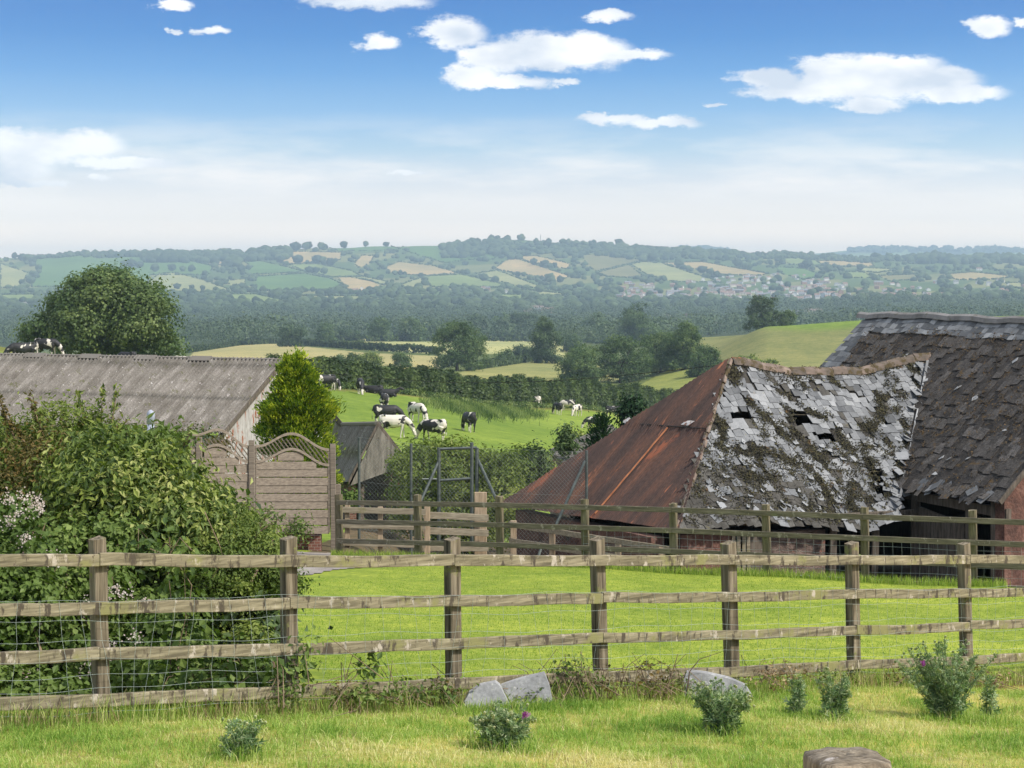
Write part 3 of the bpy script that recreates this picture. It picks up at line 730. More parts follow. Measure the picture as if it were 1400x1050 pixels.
# ------------------------------------------------------------------ roofs
def corr(mb_name, p00, p10, p01, p11, pitch, amp, m, parent, rows=8, sub=6, laps=(), thick=.0, wob=.01):
    """corrugated sheeting: p00-p10 along the ridge, p01-p11 along the eave, waves running down the slope"""
    p00, p10, p01, p11 = (np.array(q, float) for q in (p00, p10, p01, p11))
    L = np.linalg.norm(p11 - p01); n = int(L / pitch * sub) + 1
    a_ = np.linspace(0, 1, n)
    b_ = sorted(set(list(np.linspace(0, 1, rows + 1)) + [x for l in laps for x in (l, l + .001)]))
    b_ = np.array(b_); nrm = np.cross(p10 - p00 + p11 - p01, p01 - p00 + p11 - p10); nrm /= np.linalg.norm(nrm)
    if nrm[2] < 0: nrm = -nrm
    AA, BB = np.meshgrid(a_, b_)
    Pt = (p00 * (1 - AA[..., None]) + p10 * AA[..., None]) * (1 - BB[..., None]) + (p01 * (1 - AA[..., None]) + p11 * AA[..., None]) * BB[..., None]
    h = amp * np.sin(AA * L / pitch * 2 * math.pi) + wob * np.sin(AA * L * 1.3 + BB * 4) 
    for l in laps: h = h + np.where(BB <= l, .02, 0)
    Pt = Pt + h[..., None] * nrm
    nr_ = len(b_); i = np.arange(nr_ - 1)[:, None] * n + np.arange(n - 1)[None]
    f = np.stack([i, i + 1, i + n + 1, i + n], -1).reshape(-1, 4)
    H = np.linalg.norm(p01 - p00)
    return put(mb_name, Pt.reshape(-1, 3), f, m, parent, uv=np.stack([AA * L, BB * H], -1).reshape(-1, 2), smooth=True)
asb = mat('lichened_cement_sheet', [(.25, (.095, .082, .068)), (.5, (.18, .163, .143)), (.75, (.31, .285, .26))], 1.4, coord='UV', stretch=(2.2, .6, 1), detail=7, bump=.4, bdist=.02, rnd=False,
          fine=(22, .35), blotch=[(2.6, .60, (.11, .105, .06), (1, 1.5, 1)), (11, .64, (.62, .60, .57), (1, 1, 1)), (5, .66, (.40, .37, .36), (1.5, .5, 1))])
rusty = mat('rusty_iron_sheet', [(.30, (.040, .030, .027)), (.46, (.075, .046, .038)), (.60, (.125, .062, .042)), (.80, (.26, .105, .055))], 1.0, coord='UV', stretch=(1.9, .42, 1), detail=8, bump=.3, bdist=.01, rnd=False, rough=.8,
            fine=(26, .3), blotch=[(1.1, .60, (.25, .085, .045), (.8, .35, 1)), (9, .57, (.065, .042, .036), (2, .4, 1)), (3.2, .64, (.33, .13, .07), (1.6, .3, 1)), (34, .735, (.45, .38, .32)), (1.7, .64, (.060, .035, .032), (1.6, .5, 1))])
galv = mat('old_galvanised_sheet', [(.3, (.30, .27, .25)), (.7, (.55, .53, .52))], 3, coord='UV', stretch=(3, .5, 1), rough=.6, metal=.2, bump=.1, rnd=False, blotch=[(2.5, .55, (.30, .12, .07), (3, .4, 1))])
dark_in = mat('shade_and_cable_black', [(.3, (.012, .010, .009)), (.7, (.04, .033, .027))], 4, stretch=(8, 8, 1))  # near-black puts interior shade into the colour; cable and panes use it too
cob = mat('red_cob', [(.3, (.085, .045, .035)), (.55, (.17, .085, .062)), (.8, (.33, .20, .155))], 3, detail=9, bump=.8, bdist=.05, fine=(18, .3), blotch=[(2, .62, (.09, .075, .06))])
stone = mat('rubble_stone', [(.3, (.06, .045, .035)), (.5, (.15, .105, .085)), (.75, (.30, .23, .19))], 5, stretch=(1, 1, 2.6), detail=8, bump=1, bdist=.05, fine=(22, .3), blotch=[(3, .6, (.2, .09, .065), (1, 1, 2))])
timber = mat('old_grey_timber', [(.3, (.05, .04, .03)), (.7, (.17, .14, .11))], 3, stretch=(6, 6, 1), bump=.4)

def wall_poly(name, pts, m, parent, th=(0, .2, 0)):
    pts = [Vector(p) for p in pts]; th = Vector(th); n = len(pts)
    V = [tuple(p) for p in pts] + [tuple(p + th) for p in pts]
    fs_ = {4: [], n: []}
    quads = [(i, (i + 1) % n, n + (i + 1) % n, n + i) for i in range(n)]
    faces = [np.array(quads)]
    if n == 4: faces = [np.array(quads + [(3, 2, 1, 0), (4, 5, 6, 7)])]
    else: faces += [np.array([tuple(range(n))[::-1], tuple(range(n, 2 * n))])]
    return put(name, V, faces, m, parent)

# big barn on the left
r0 = P(387, 492, 70); gdir = Vector((-.91, .41, 0)); fdir = Vector((-.41, -.91, 0)); Wb = 3.95; drop = 2.30
zg = gz(r0.x - 4, 66) - .3
barn = thing('corrugated_barn', (r0.x - 6, 70, zg), 'long low barn with a grey lichened corrugated roof behind the big bush', 'barn')
Lb = 24
e0 = r0 + fdir * Wb - Vector((0, 0, drop)); rl = r0 + gdir * Lb; elf = e0 + gdir * Lb
rf_ = corr('roof', r0, rl, e0, elf, .165, .052, asb, barn, rows=10, sub=8, laps=(.10, .55))
b0 = r0 - fdir * Wb - Vector((0, 0, drop)); b1 = b0 + gdir * Lb
corr('roof', r0, rl, b0, b1, .6, .03, asb, barn, rows=2, sub=4)
mb = MB()
for i in range(60):
    a0 = r0 + gdir * (i * .4); a1 = r0 + gdir * (i * .4 + .395)
    mb.beam(a0 + Vector((0, 0, .0)), a1 + Vector((0, 0, .0)), fdir * .13, (0, 0, .045 + .008 * (i % 2)), 1, 0, .5)
mb.build('ridge_cap', asb, rf_)
for x in (51, 126, 202, 277):
    tt = ((700 - x) / F * 70 + r0.x) / .91 / (1 - .0); 
    # solve along the ridge for the picture column
    best = min((abs(700 + F * (r0 + gdir * s_).x / (r0 + gdir * s_).y - x), s_) for s_ in np.arange(0, Lb, .02))[1]
    c0 = r0 + gdir * best; mb = MB()
    dn = fdir * Wb - Vector((0, 0, drop)); dn.normalize(); nn = gdir.cross(dn); nn = nn if nn.z > 0 else -nn
    q = c0 + dn * .12
    mb.beam(q - gdir * .40 + nn * .075, q + gdir * .40 + nn * .075, dn * .15, nn * .015, 4, .05, .3)
    for s_ in (-1, 1): mb.beam(q + gdir * .42 * s_ + nn * .03, q + gdir * .40 * s_ + nn * .1, dn * .14, gdir * .02, 1)
    vt = mb.build('ridge_vent', asb, rf_)
    mb = MB(); mb.box(q + dn * .14 + nn * .035, gdir * .38, dn * .02, nn * .035); mb.build('vent_slot_shade', dark_in, vt)  # solid near-black block standing in for the shade of the slot
z_w = zg
gb = wall_poly('gable_wall', [r0 - Vector((0, 0, .1)) + gdir * .12, e0 + gdir * .12 + Vector((0, 0, -.08)), Vector((e0.x, e0.y, z_w)) + gdir * .12, Vector((b0.x, b0.y, z_w)) + gdir * .12, b0 + gdir * .12 + Vector((0, 0, -.08))], galv, barn, gdir * .06)
gw0 = r0 - gdir * .0; 
o_ = corr('gable_cladding', r0 + Vector((0, 0, -.12)) + gdir * .06, e0 + Vector((0, 0, -.1)) + gdir * .06, Vector((r0.x, r0.y, z_w)) + gdir * .06, Vector((e0.x, e0.y, z_w)) + gdir * .06, .12, .02, galv, gb, rows=2)
mb = MB(); mb.beam(r0 - gdir * .03 + Vector((0, 0, -.06)), e0 - gdir * .03 + Vector((0, 0, -.06)), gdir * .03, (0, 0, .09), 3); mb.build('barge_board', timber, barn)
wall_poly('wall', [Vector((e0.x, e0.y, e0.z - .1)) - fdir * .15, Vector((elf.x, elf.y, e0.z - .1)) - fdir * .15, Vector((elf.x, elf.y, z_w)) - fdir * .15, Vector((e0.x, e0.y, z_w)) - fdir * .15], galv, barn, -fdir * .1)

# small gabled shed
sh = thing('gabled_shed', G(512, 57), 'small steep-roofed shed with a dark open front beside the golden conifer', 'shed')
ap = P(517, 579, 56); rb = P(470, 580, 59.5); el1 = P(477, 659, 55.6); el2 = P(430, 656, 59); er1 = P(549, 620, 56.4); er2 = P(505, 620, 60)
slr = corr('roof', rb, ap, el2, el1, .19, .03, asb, sh, rows=6, laps=(.5,))
corr('roof', ap, rb, er1, er2, .19, .03, asb, sh, rows=4)
mb = MB()
for a0, b0_ in ((ap, el1), (ap, er1)): mb.beam(a0 + Vector((0, -.06, 0)), b0_ + Vector((0, -.06, 0)), (0, .03, 0), (0, 0, .07), 3)
mb.build('barge_board', timber, sh)
mb = MB(); mb.beam(ap, rb, (.1, 0, 0), (0, 0, .06), 3, .02, .5); mb.build('ridge_cap', asb, slr)
gwm = mat('weathered_gable_boards', [(.3, (.09, .082, .065)), (.7, (.28, .255, .21))], 2, stretch=(5, 5, 1), bump=.5, blotch=[(7, .6, (.24, .23, .17))])
gpl = [P(517, 583, 55.9), P(549, 624, 56.3), P(545, 640, 56.25), P(479, 664, 55.6)]
wall_poly('gable_boards', [gpl[0], gpl[1], gpl[2], gpl[3]], gwm, sh, (0, .05, 0))
gzs = gz(ap.x, 56) - .2
for xa, xb in ((476, 487), (535, 547)):
    a0 = P(xa, 660, 56); b0_ = P(xb, 640, 56)
    wall_poly('brick_pier', [(a0.x, 56, gzs), (b0_.x, 56, gzs), (b0_.x, 56, -(646 - HOR) / F * 56 if xa > 500 else -(662 - HOR) / F * 56), (a0.x, 56, -(648 - HOR) / F * 56 if xa > 500 else -(666 - HOR) / F * 56)], brick, sh, (0, .35, 0))
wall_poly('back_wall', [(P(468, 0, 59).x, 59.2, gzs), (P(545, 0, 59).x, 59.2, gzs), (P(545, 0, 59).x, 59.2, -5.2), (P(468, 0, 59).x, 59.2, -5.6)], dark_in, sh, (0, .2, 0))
wall_poly('side_wall', [(el1.x + .25, 56, gzs), (el2.x + .25, 59.2, gzs), (el2.x + .25, 59.2, el2.z - .1), (el1.x + .25, 56, el1.z - .1)], stone, sh, (.15, 0, 0))
wall_poly('side_wall', [(er1.x - .1, 56, gzs), (er2.x - .1, 59.2, gzs), (er2.x - .1, 59.2, er2.z - .1), (er1.x - .1, 56, er1.z - .1)], stone, sh, (-.15, 0, 0))
# lean-to behind it
lt = thing('timber_lean_to', G(462, 62), 'dark timber lean-to between the golden conifer and small gabled shed', 'shed')
a1, a2, a3 = P(455, 566, 61), P(471, 585, 60.6), P(440, 640, 60.6)
corr('roof', P(425, 566, 64), a1, P(445, 600, 62), a2, .19, .02, asb, lt, rows=3)
mb = MB(); mb.beam(a1, a2, (0, .03, 0), (0, 0, .09), 2); mb.build('barge_board', timber, lt)
wall_poly('wall', [P(452, 572, 61), P(470, 588, 60.7), (P(470, 588, 60.7).x, 60.7, gz(-5, 60) - .2), (P(440, 588, 61).x, 61, gz(-5, 60) - .2)], gwm, lt, (0, .1, 0))
# roof of a low stone building showing behind the rusty roof
st1 = thing('stone_tiled_shed', G(800, 62), 'low shed with a pale mossy stone-tiled roof left of the rusty roof', 'shed')
stt = mat('mossy_stone_tiles', [(.3, (.05, .048, .038)), (.5, (.14, .13, .11)), (.75, (.25, .235, .21))], 4, detail=8, stretch=(1, 1, 2), bump=1, bdist=.05, fine=(16, .4), blotch=[(5, .62, (.10, .12, .04))])
ra, rbb, ea, eb = P(750, 615, 64), P(836, 580, 66.5), P(775, 640, 60.8), P(880, 640, 61.5)
rows_ = 9; mb = MB()
for i in range(rows_):
    for j in range(22):
        f0, f1 = i / rows_, (i + 1.25) / rows_; g0 = (j + .5 * (i % 2)) / 22; g1 = g0 + 1 / 22.6
        q = [ra.lerp(rbb, g).lerp(ea.lerp(eb, g), f) + Vector((0, 0, dz)) for g, f, dz in ((g0, f0, 0), (g1, f0, 0), (g1, f1, .035), (g0, f1, .035))]
        q = [v + Vector((0, -.01, random.uniform(0, .02))) for v in q]
        mb.add([tuple(v) for v in q] + [tuple(v - Vector((0, 0, .035))) for v in q], [(0, 1, 2, 3), (3, 2, 6, 7), (0, 3, 7, 4), (1, 5, 6, 2)], t=random.random())
mb.build('roof', stt, st1)
wall_poly('wall', [ea + Vector((0, .1, -.02)), eb + Vector((0, .1, -.02)), Vector((eb.x, eb.y + .1, gz(eb.x, 62) - .3)), Vector((ea.x, ea.y + .1, gz(ea.x, 62) - .3))], stone, st1, (0, .3, 0))
wall_poly('wall', [ra + Vector((.05, 0, -.03)), ea + Vector((.05, .1, -.03)), Vector((ea.x + .05, ea.y + .1, gz(ea.x, 62) - .3)), Vector((ra.x + .05, ra.y, gz(ra.x, 62) - .3))], stone, st1, (.2, 0, 0))

# ---- ruined slate barn with a rusty hip
u3 = Vector((.905, .427, 0)); e3 = Vector((.427, -.905, 0)); Zv = Vector((0, 0, 1))
B2 = Vector((9.55, 45.6, -1.76)); LR = 5.3; A2 = B2 - u3 * LR; A2.z = -1.80; T2 = 3.24; K2 = .955
n2_ = (e3 * K2 + Zv).normalized()
ruin = thing('slate_barn', (6, 42, gz(6, 42)), 'tumbledown barn with sagging mossy broken slate roof and rusty iron hip', 'barn')
def sag2(s, t):
    s = np.asarray(s, float); t = np.asarray(t, float)
    k = np.clip(s / LR, 0, 1)
    a_ = -.30 * np.sin(np.pi * k) ** 1.1 * (1 - t / T2 * .75)
    b_ = -.20 * np.exp(-((s - .9) / 1.1) ** 2) * (t / T2) ** 2
    return a_ + b_ + .025 * np.sin(s * 3.1 + t * 2) + .015 * np.sin(s * 7 - t * 5)
def roof2(s, t, h=0):
    s = np.asarray(s, float); t = np.asarray(t, float)
    x = A2.x + u3.x * s + e3.x * t + n2_.x * h; y = A2.y + u3.y * s + e3.y * t + n2_.y * h
    z = A2.z + .04 * s / LR - K2 * t + sag2(s, t) + n2_.z * h
    return np.stack([x, y, z], -1)
def toroof(px, py):
    rdir = np.array([(px - 700) / F, 1, -(py - HOR) / F]); off = 0; n = np.array(n2_); 
    for _ in range(5):
        a0 = np.array(A2) + np.array([0, 0, off]); d = a0 @ n / (rdir @ n); p = rdir * d - np.array(A2)
        s, t = p @ np.array(u3), p @ np.array(e3); off = float(sag2(s, t))
    return s, t
moss_lines = [[(1064, 536), (1095, 556), (1126, 574)], [(1020, 546), (1040, 566), (1064, 590), (1090, 605), (1117, 624), (1130, 640)], [(1196, 539), (1205, 560), (1203, 575), (1190, 583), (1192, 600)],
              [(1192, 583), (1170, 590)], [(1145, 590), (1155, 612), (1175, 618), (1199, 612)], [(979, 612), (988, 600), (990, 580), (984, 576)], [(1007, 621), (1030, 612), (1048, 618), (1075, 628), (1101, 640), (1125, 665), (1136, 690)],
              [(1237, 495), (1250, 510), (1252, 530)], [(1225, 560), (1238, 585), (1243, 615), (1232, 640), (1228, 665)], [(1205, 545), (1235, 542)], [(1205, 600), (1225, 625)], [(993, 500), (1006, 512), (1003, 525)],
              [(1075, 560), (1085, 590), (1105, 610)], [(1010, 640), (1040, 655), (1060, 650)], [(1136, 700), (1145, 716)], [(1165, 660), (1160, 690), (1172, 700)], [(1135, 520), (1150, 532)], [(1168, 505), (1190, 512)]]
MPTS = []
for ln_ in moss_lines:
    for (x0, y0_), (x1, y1) in zip(ln_[:-1], ln_[1:]):
        for f in np.linspace(0, 1, 7): MPTS.append(toroof(x0 + (x1 - x0) * f, y0_ + (y1 - y0_) * f))
MPTS = np.array(MPTS)
holes = [(*toroof(x, y), w_, h_) for x, y, w_, h_ in ((1013, 569, .26, .12), (1097, 573, .24, .16), (1127, 598, .24, .10), (1211, 577, .10, .12), (1198, 655, .20, .30), (984, 536, .1, .08), (973, 588, .1, .08), (1188, 635, .12, .1), (1205, 668, .15, .14))]
darkpoly = [toroof(x, y) for x, y in ((940, 632), (990, 640), (1040, 652), (1090, 655), (1118, 680), (1135, 700), (1160, 728), (900, 735), (935, 650))]
def in_hole(s, t): return any(abs(s - a_) < w_ and abs(t - b_) < h_ for a_, b_, w_, h_ in holes)
def mossd(s, t): return float(np.min((MPTS[:, 0] - s) ** 2 + (1.3 * (MPTS[:, 1] - t)) ** 2)) ** .5
def vly(t): return 5.27 - 1.014 * t
def hipl(t): return -3.22 * t / T2
slate_l = mat('pale_grey_slate', [(.25, (.07, .073, .077)), (.5, (.165, .170, .176)), (.8, (.31, .315, .32))], 6, tonemix=.6, bump=.2, rough=.6, spec=.4, fine=(30, .15), blotch=[(6, .66, (.16, .15, .08)), (3.5, .67, (.34, .29, .22))])
slate_d = mat('grimy_slate', [(.3, (.040, .036, .030)), (.6, (.085, .080, .070)), (.9, (.17, .165, .155))], 6, tonemix=.4, bump=.4, rough=.8, fine=(26, .3), blotch=[(5, .64, (.10, .085, .03))])
moss_m = mat('moss', [(.3, (.016, .015, .012)), (.5, (.034, .031, .019)), (.78, (.095, .084, .034))], 10, tonemix=.6, bump=.5, blotch=[(4, .62, (.13, .075, .03))])
tile_m = mat('ridge_tile', [(.3, (.08, .068, .055)), (.55, (.17, .13, .105)), (.8, (.29, .22, .175))], 5, tonemix=.3, bump=.4, blotch=[(5, .50, (.075, .055, .025)), (3, .62, (.32, .13, .07))])
def slate_geo(pt, s, t, w_, hgt, rot, lift, mbx, ns, th=.012, tn=.5, cut=None):
    """one slate lying on the surface pt(s,t,h); t grows down the slope"""
    c_, s_ = math.cos(rot), math.sin(rot); cs = []
    for a_, b_ in ((-w_, -hgt), (w_, -hgt), (w_, hgt), (-w_, hgt)):
        b_ = b_ + (random.uniform(-.02, .02) if b_ > 0 else 0)
        if cut == (a_ > 0, b_ > 0): a_ *= .35
        cs.append((s + a_ * c_ - b_ * s_, t + a_ * s_ + b_ * c_, .008 if b_ < 0 else lift))
    top = [pt(a_, b_, h_) for a_, b_, h_ in cs]; bot = [p - np.array(ns) * th for p in top]
    mbx.add(np.array(top + bot), [(0, 1, 2, 3), (3, 2, 6, 7), (0, 3, 7, 4), (1, 5, 6, 2)], t=tn)
# boarding under the slates, with the holes left open
gs = np.arange(-3.3, 5.4, .07); gt_ = np.arange(0, T2 + .001, .0675)
SS, TT = np.meshgrid(gs, gt_); V = roof2(SS, TT, -.02)
i = np.arange(len(gt_) - 1)[:, None] * len(gs) + np.arange(len(gs) - 1)[None]; f = np.stack([i, i + 1, i + len(gs) + 1, i + len(gs)], -1).reshape(-1, 4)
cs_, ct_ = SS.reshape(-1)[f].mean(1), TT.reshape(-1)[f].mean(1)
keep = (cs_ > hipl(ct_)) & (cs_ < vly(ct_) + .06); keep &= ~np.array([in_hole(a_, b_) for a_, b_ in zip(cs_, ct_)])
roofo = put('roof', V.reshape(-1, 3), f[keep], slate_d, ruin)
ml, md = MB(), MB(); ct = .122; row = 0; t_ = T2 - .03
while t_ > .05:
    s_ = hipl(t_) + random.uniform(-.1, .05)
    while s_ < vly(t_) + .02:
        w_ = random.uniform(.072, .115); sc0 = s_ + w_; s_ += 2 * w_ + .006
        if sc0 < hipl(t_) + .03: continue
        if in_hole(sc0, t_) or in_hole(sc0, t_ + .05): continue
        dk = inpoly(np.array([sc0]), np.array([t_]), darkpoly)[0]
        mdist = mossd(sc0, t_); nz = mnoise.noise(Vector((sc0 * 1.6, t_ * 1.6, 3))) 
        if mdist < .10 + .12 * nz: continue
        if not dk and mnoise.noise(Vector((sc0 * 2.3, t_ * 2.3, 9))) < -.42: continue
        messy = max(0, 1 - mdist / .4) * .07 + (.05 if dk else .010) + (.03 if t_ > 2.6 else 0)
        rot = random.gauss(0, messy); dt = abs(random.gauss(0, .02 + messy * .25)); dark = dk and random.random() < .83 or random.random() < .05
        slate_geo(lambda a_, b_, h_: roof2(a_, b_, h_), sc0, t_ + dt - .05, w_, .108, rot, random.uniform(.016, .028) + messy * .12, md if dark else ml, n2_, tn=np.clip(random.gauss(.50, .19) + .2 * mnoise.noise(Vector((sc0, t_, 5))), 0, 1), cut=random.choice([None] * 5 + [(True, True), (False, True)]))
    t_ -= ct; row += 1
for _ in range(60):   # loose fragments
    t_ = random.uniform(1.6, 3.2); s_ = random.uniform(hipl(t_), vly(t_))
    slate_geo(lambda a_, b_, h_: roof2(a_, b_, h_), s_, t_, random.uniform(.03, .09), random.uniform(.03, .09), random.uniform(-1, 1), .06, ml, n2_, tn=random.uniform(.4, 1), cut=(True, True))
for k in range(40):   # slid slates heaped in the valley
    t_ = random.uniform(.1, 3.0); s_ = vly(t_) + random.uniform(-.25, .1)
    slate_geo(lambda a_, b_, h_: roof2(a_, b_, h_), s_, t_, random.uniform(.05, .11), random.uniform(.06, .14), random.uniform(-1.2, 1.2), random.uniform(.06, .16), ml, n2_, tn=random.uniform(.3, 1))
ml.build('slates', slate_l, roofo, kind=None) if False else ml.build('slates', slate_l, roofo)
md.build('grimy_slates', slate_d, roofo)
mi = rng.integers(0, len(MPTS), 520); mc = MPTS[mi] + rng.normal(0, .045, (520, 2))
ex = np.stack([rng.uniform(-2.6, 2.4, 420), rng.uniform(1.7, 3.2, 420)], 1); e2 = np.stack([rng.uniform(-3, 5, 1500), rng.uniform(0, 3.2, 1500)], 1); ex = np.concatenate([ex, e2[np.array([mnoise.noise(Vector((a_ * 1.3 + b_, b_ * 1.9, 11))) > .34 for a_, b_ in e2])]]); mc = np.concatenate([mc, ex, np.stack([rng.uniform(0, 5.2, 90), rng.uniform(0, .1, 90)], 1)])
ok = (mc[:, 0] > hipl(mc[:, 1])) & (mc[:, 0] < vly(mc[:, 1])) & (mc[:, 1] > 0) & (mc[:, 1] < T2); mc = mc[ok]
mm_ = np.repeat(mc, 26, 0) + rng.normal(0, .045, (len(mc) * 26, 2)); hh = np.abs(rng.normal(0, .014, len(mm_))) + .022
Cm = roof2(mm_[:, 0], mm_[:, 1], hh); Nm = unit(np.array(n2_) + rng.normal(0, .5, Cm.shape)); V, f, tn = quad_geo(Cm, Nm, rng.uniform(.03, .065, len(Cm)), np.clip(rng.normal(.5, .25, len(Cm)), 0, 1))
put('moss', V, f, moss_m, roofo, tone=tn)
# battens under the slates, seen through the holes
mb = MB()
for t_ in np.arange(.1, T2, .3):
    for s0, s1 in zip(np.linspace(hipl(t_) + .1, vly(t_) - .05, 9)[:-1], np.linspace(hipl(t_) + .1, vly(t_) - .05, 9)[1:]):
        mb.beam(roof2(s0, t_, -.07), roof2(s1, t_, -.07), tuple(e3 * .02), tuple(n2_ * .012), 1)
mb.build('battens', pale_m, ruin)
mb = MB(); s_ = .02     # ridge tiles
while s_ < LR + .02:
    a0 = roof2(s_, 0, .03); b0_ = roof2(min(s_ + .36, LR + .02), 0, .03); jz = random.uniform(-.012, .018)
    pr = [(-.13, -.11), (-.09, -.01), (0, .05), (.09, -.01), (.13, -.11)]; V = []
    for c_, k in ((a0, 1.0), (b0_, 1.12)):
        for q_, r_ in pr: V.append(tuple(Vector(c_) + e3 * q_ * k + Zv * (r_ * k + jz)))
    mb.add(V, [(j, j + 1, 6 + j, 5 + j) for j in range(4)], [(0, 2, 1), (0, 4, 2), (2, 4, 3), (5, 6, 7), (5, 7, 9), (7, 8, 9)], t=random.random()); s_ += .37
mb.build('ridge_tiles', tile_m, roofo)
# rusty corrugated hip
C2 = Vector(roof2(hipl(T2), T2)); D2 = Vector((-.18, 45.1, -5.1)); A2r = Vector(roof2(0, 0, .02))
cd = (D2 - C2); Lc = cd.length; cu = cd.normalized(); ka = (A2r - C2).dot(cu); foot = C2 + cu * ka; up = (A2r - foot); Hh = up.length; upn = up.normalized(); hn = cu.cross(upn); hn = -hn if hn.z < 0 else hn
nC = int(Lc / .076 * 5); a_ = np.linspace(-.12, Lc + .05, nC); rows_b = np.array([0, .1, .2, .3, .4, .5, .58, .581, .7, .8, .9, 1.0])
topf = np.where(a_ < ka, (a_ + .12) / (ka + .12), (Lc + .05 - a_) / (Lc + .05 - ka)); topf = np.clip(topf, .0, 1)
AA = np.repeat(a_[None], 14, 0); seam = .56
bb = np.linspace(0, 1, 14)[:, None]; hh = bb * topf[None] * Hh * 1.0
HH = hh - .06 * (1 - bb)
off = .011 * np.sin(AA / .076 * 2 * math.pi) + .02 * np.sin(AA * 1.1 + HH) + np.where(HH > seam * Hh, .03, 0) + .012 * (np.floor(AA / .62) % 2)
Vr = np.array(C2)[None, None] + AA[..., None] * np.array(cu) + HH[..., None] * np.array(upn) + (off[..., None] + .02) * np.array(hn)
i = np.arange(13)[:, None] * nC + np.arange(nC - 1)[None]; f = np.stack([i, i + 1, i + nC + 1, i + nC], -1).reshape(-1, 4)
hip = put('rusty_roof', Vr.reshape(-1, 3), f, rusty, ruin, uv=np.stack([AA, HH], -1).reshape(-1, 2), smooth=True)
hip['label'] = 'rusty corrugated iron hip of the roof'
mb = MB()   # mortared hip edge and the seam between sheet rows
n = 26
for k in range(n):
    a0 = C2.lerp(A2r, k / n); b0_ = C2.lerp(A2r, (k + 1) / n); j = Vector((random.uniform(-.02, .02), 0, random.uniform(-.01, .03)))
    mb.beam(a0 + j, b0_ + j, tuple(cu * .045), tuple(hn * .035), 1, .1, .3, t=random.random())
mb.build('hip_mortar', tile_m, hip)
def hp(a0, h0, o=.05): return C2 + cu * a0 + upn * h0 + hn * o
mb = MB(); mb.beam(hp(ka * .62 - .1, seam * Hh, .045), hp(Lc - (Lc - ka) * .60, seam * Hh, .045), tuple(upn * .012), tuple(hn * .006), 8, .3); mb.build('sheet_lap', dark_in, hip)
orange_m = mat('fresh_rust', [(.3, (.30, .11, .05)), (.7, (.5, .2, .09))], 6)
gal_patch = mat('bare_zinc', [(.3, (.35, .33, .32)), (.7, (.6, .58, .56))], 12, blotch=[(9, .5, (.2, .08, .045))])
mb = MB(); a0 = 3.05; mb.beam(hp(a0, .05, .045), hp(a0, seam * Hh * .98, .045), tuple(cu * .022), tuple(hn * .008), 10, .3); mb.build('lap_edge', orange_m, hip)
for aa, hh_, w_, h_ in ((2.45, seam * Hh + .10, .22, .11), (4.75, seam * Hh + .05, .16, .1)):
    mb = MB(); pts = [hp(aa + w_ * math.cos(q_) * random.uniform(.6, 1.2), hh_ + h_ * math.sin(q_) * random.uniform(.6, 1.2), .062) for q_ in np.linspace(0, 2 * math.pi, 11)[:-1]]
    V = [tuple(p) for p in pts] + [tuple(hp(aa, hh_, .07))]; mb.add(V, None, [(i, (i + 1) % 10, 10) for i in range(10)]); mb.build('zinc_patch', gal_patch, hip)
# back slope and walls
back = [A2 - Vector((0, 0, .42)), B2 + u3 * 1 - Vector((0, 0, .42)), B2 + u3 * 1 - e3 * 3.3 - Vector((0, 0, 3.1)), A2 - u3 * 2.2 - e3 * 3.3 - Vector((0, 0, 3.2))]
wall_poly('back_slope', back, slate_d, ruin, (0, 0, -.05))
wall_poly('back_slope', [A2r - hn * .1, D2 - hn * .1, A2 - u3 * 2.2 - e3 * 3.3 - Vector((0, 0, 3.25)), A2r - hn * .1 - Vector((0, .02, 0))], slate_d, ruin, (0, 0, -.05))
gb_ = -6.7
def wallseg(name, a0, b0_, zt0, zt1, m, th=.3, nrm=None, parent=ruin):
    nrm = nrm or Vector((b0_.y - a0.y, a0.x - b0_.x, 0)).normalized()
    return wall_poly(name, [(a0.x, a0.y, gb_), (b0_.x, b0_.y, gb_), (b0_.x, b0_.y, zt1), (a0.x, a0.y, zt0)], m, parent, tuple(-nrm * th))
ew = C2 + u3 * .25 - e3 * .25
def ep(s): q = ew + u3 * s; return q
wz0 = -5.08
wallseg('stone_wall', ep(0), ep(1.15), wz0, wz0 - .05, cob); wallseg('stone_wall', ep(1.15), ep(1.5), wz0 - .6, wz0 - .6, stone); wallseg('stone_wall', ep(1.5), ep(1.9), wz0 - .05, wz0 - .05, timber, .1)
wallseg('stone_wall', ep(1.9), ep(3.4), wz0 - .05, wz0 - .08, stone)
for s_ in (1.18, 1.3, 1.42, 1.52, 2.02):
    q = ep(s_) + e3 * .05; mb = MB(); mb.beam((q.x + random.uniform(-.04, .04), q.y, gb_), (q.x, q.y, wz0 - .05), (.035, 0, 0), (0, .02, 0), 3, .05); mb.build('plank', pale_m if s_ < 2 else timber, ruin)
for s_ in (3.55, 4.6):
    q = ep(s_); mb = MB(); mb.beam((q.x, q.y, gb_), (q.x + .05, q.y, -4.9), (.07, 0, 0), (0, .07, 0), 4, .04); mb.build('door_post', timber, ruin)
wallseg('side_wall', C2 - e3 * .25 - cu * -.2, D2 - hn * .3 + Vector((.35, .0, 0)), -5.12, -5.25, cob, .3)
bk0, bk1 = C2 - e3 * 5.5 + u3 * .6, C2 - e3 * 5.5 + u3 * 8
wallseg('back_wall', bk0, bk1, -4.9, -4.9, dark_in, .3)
mb = MB(); mb.beam(tuple(roof2(hipl(T2) + .1, T2 - .12, -.12)), tuple(roof2(vly(T2) + .6, T2 - .12, -.12)), tuple(e3 * .05), (0, 0, .07), 8, .05); mb.build('eaves_beam', timber, ruin)

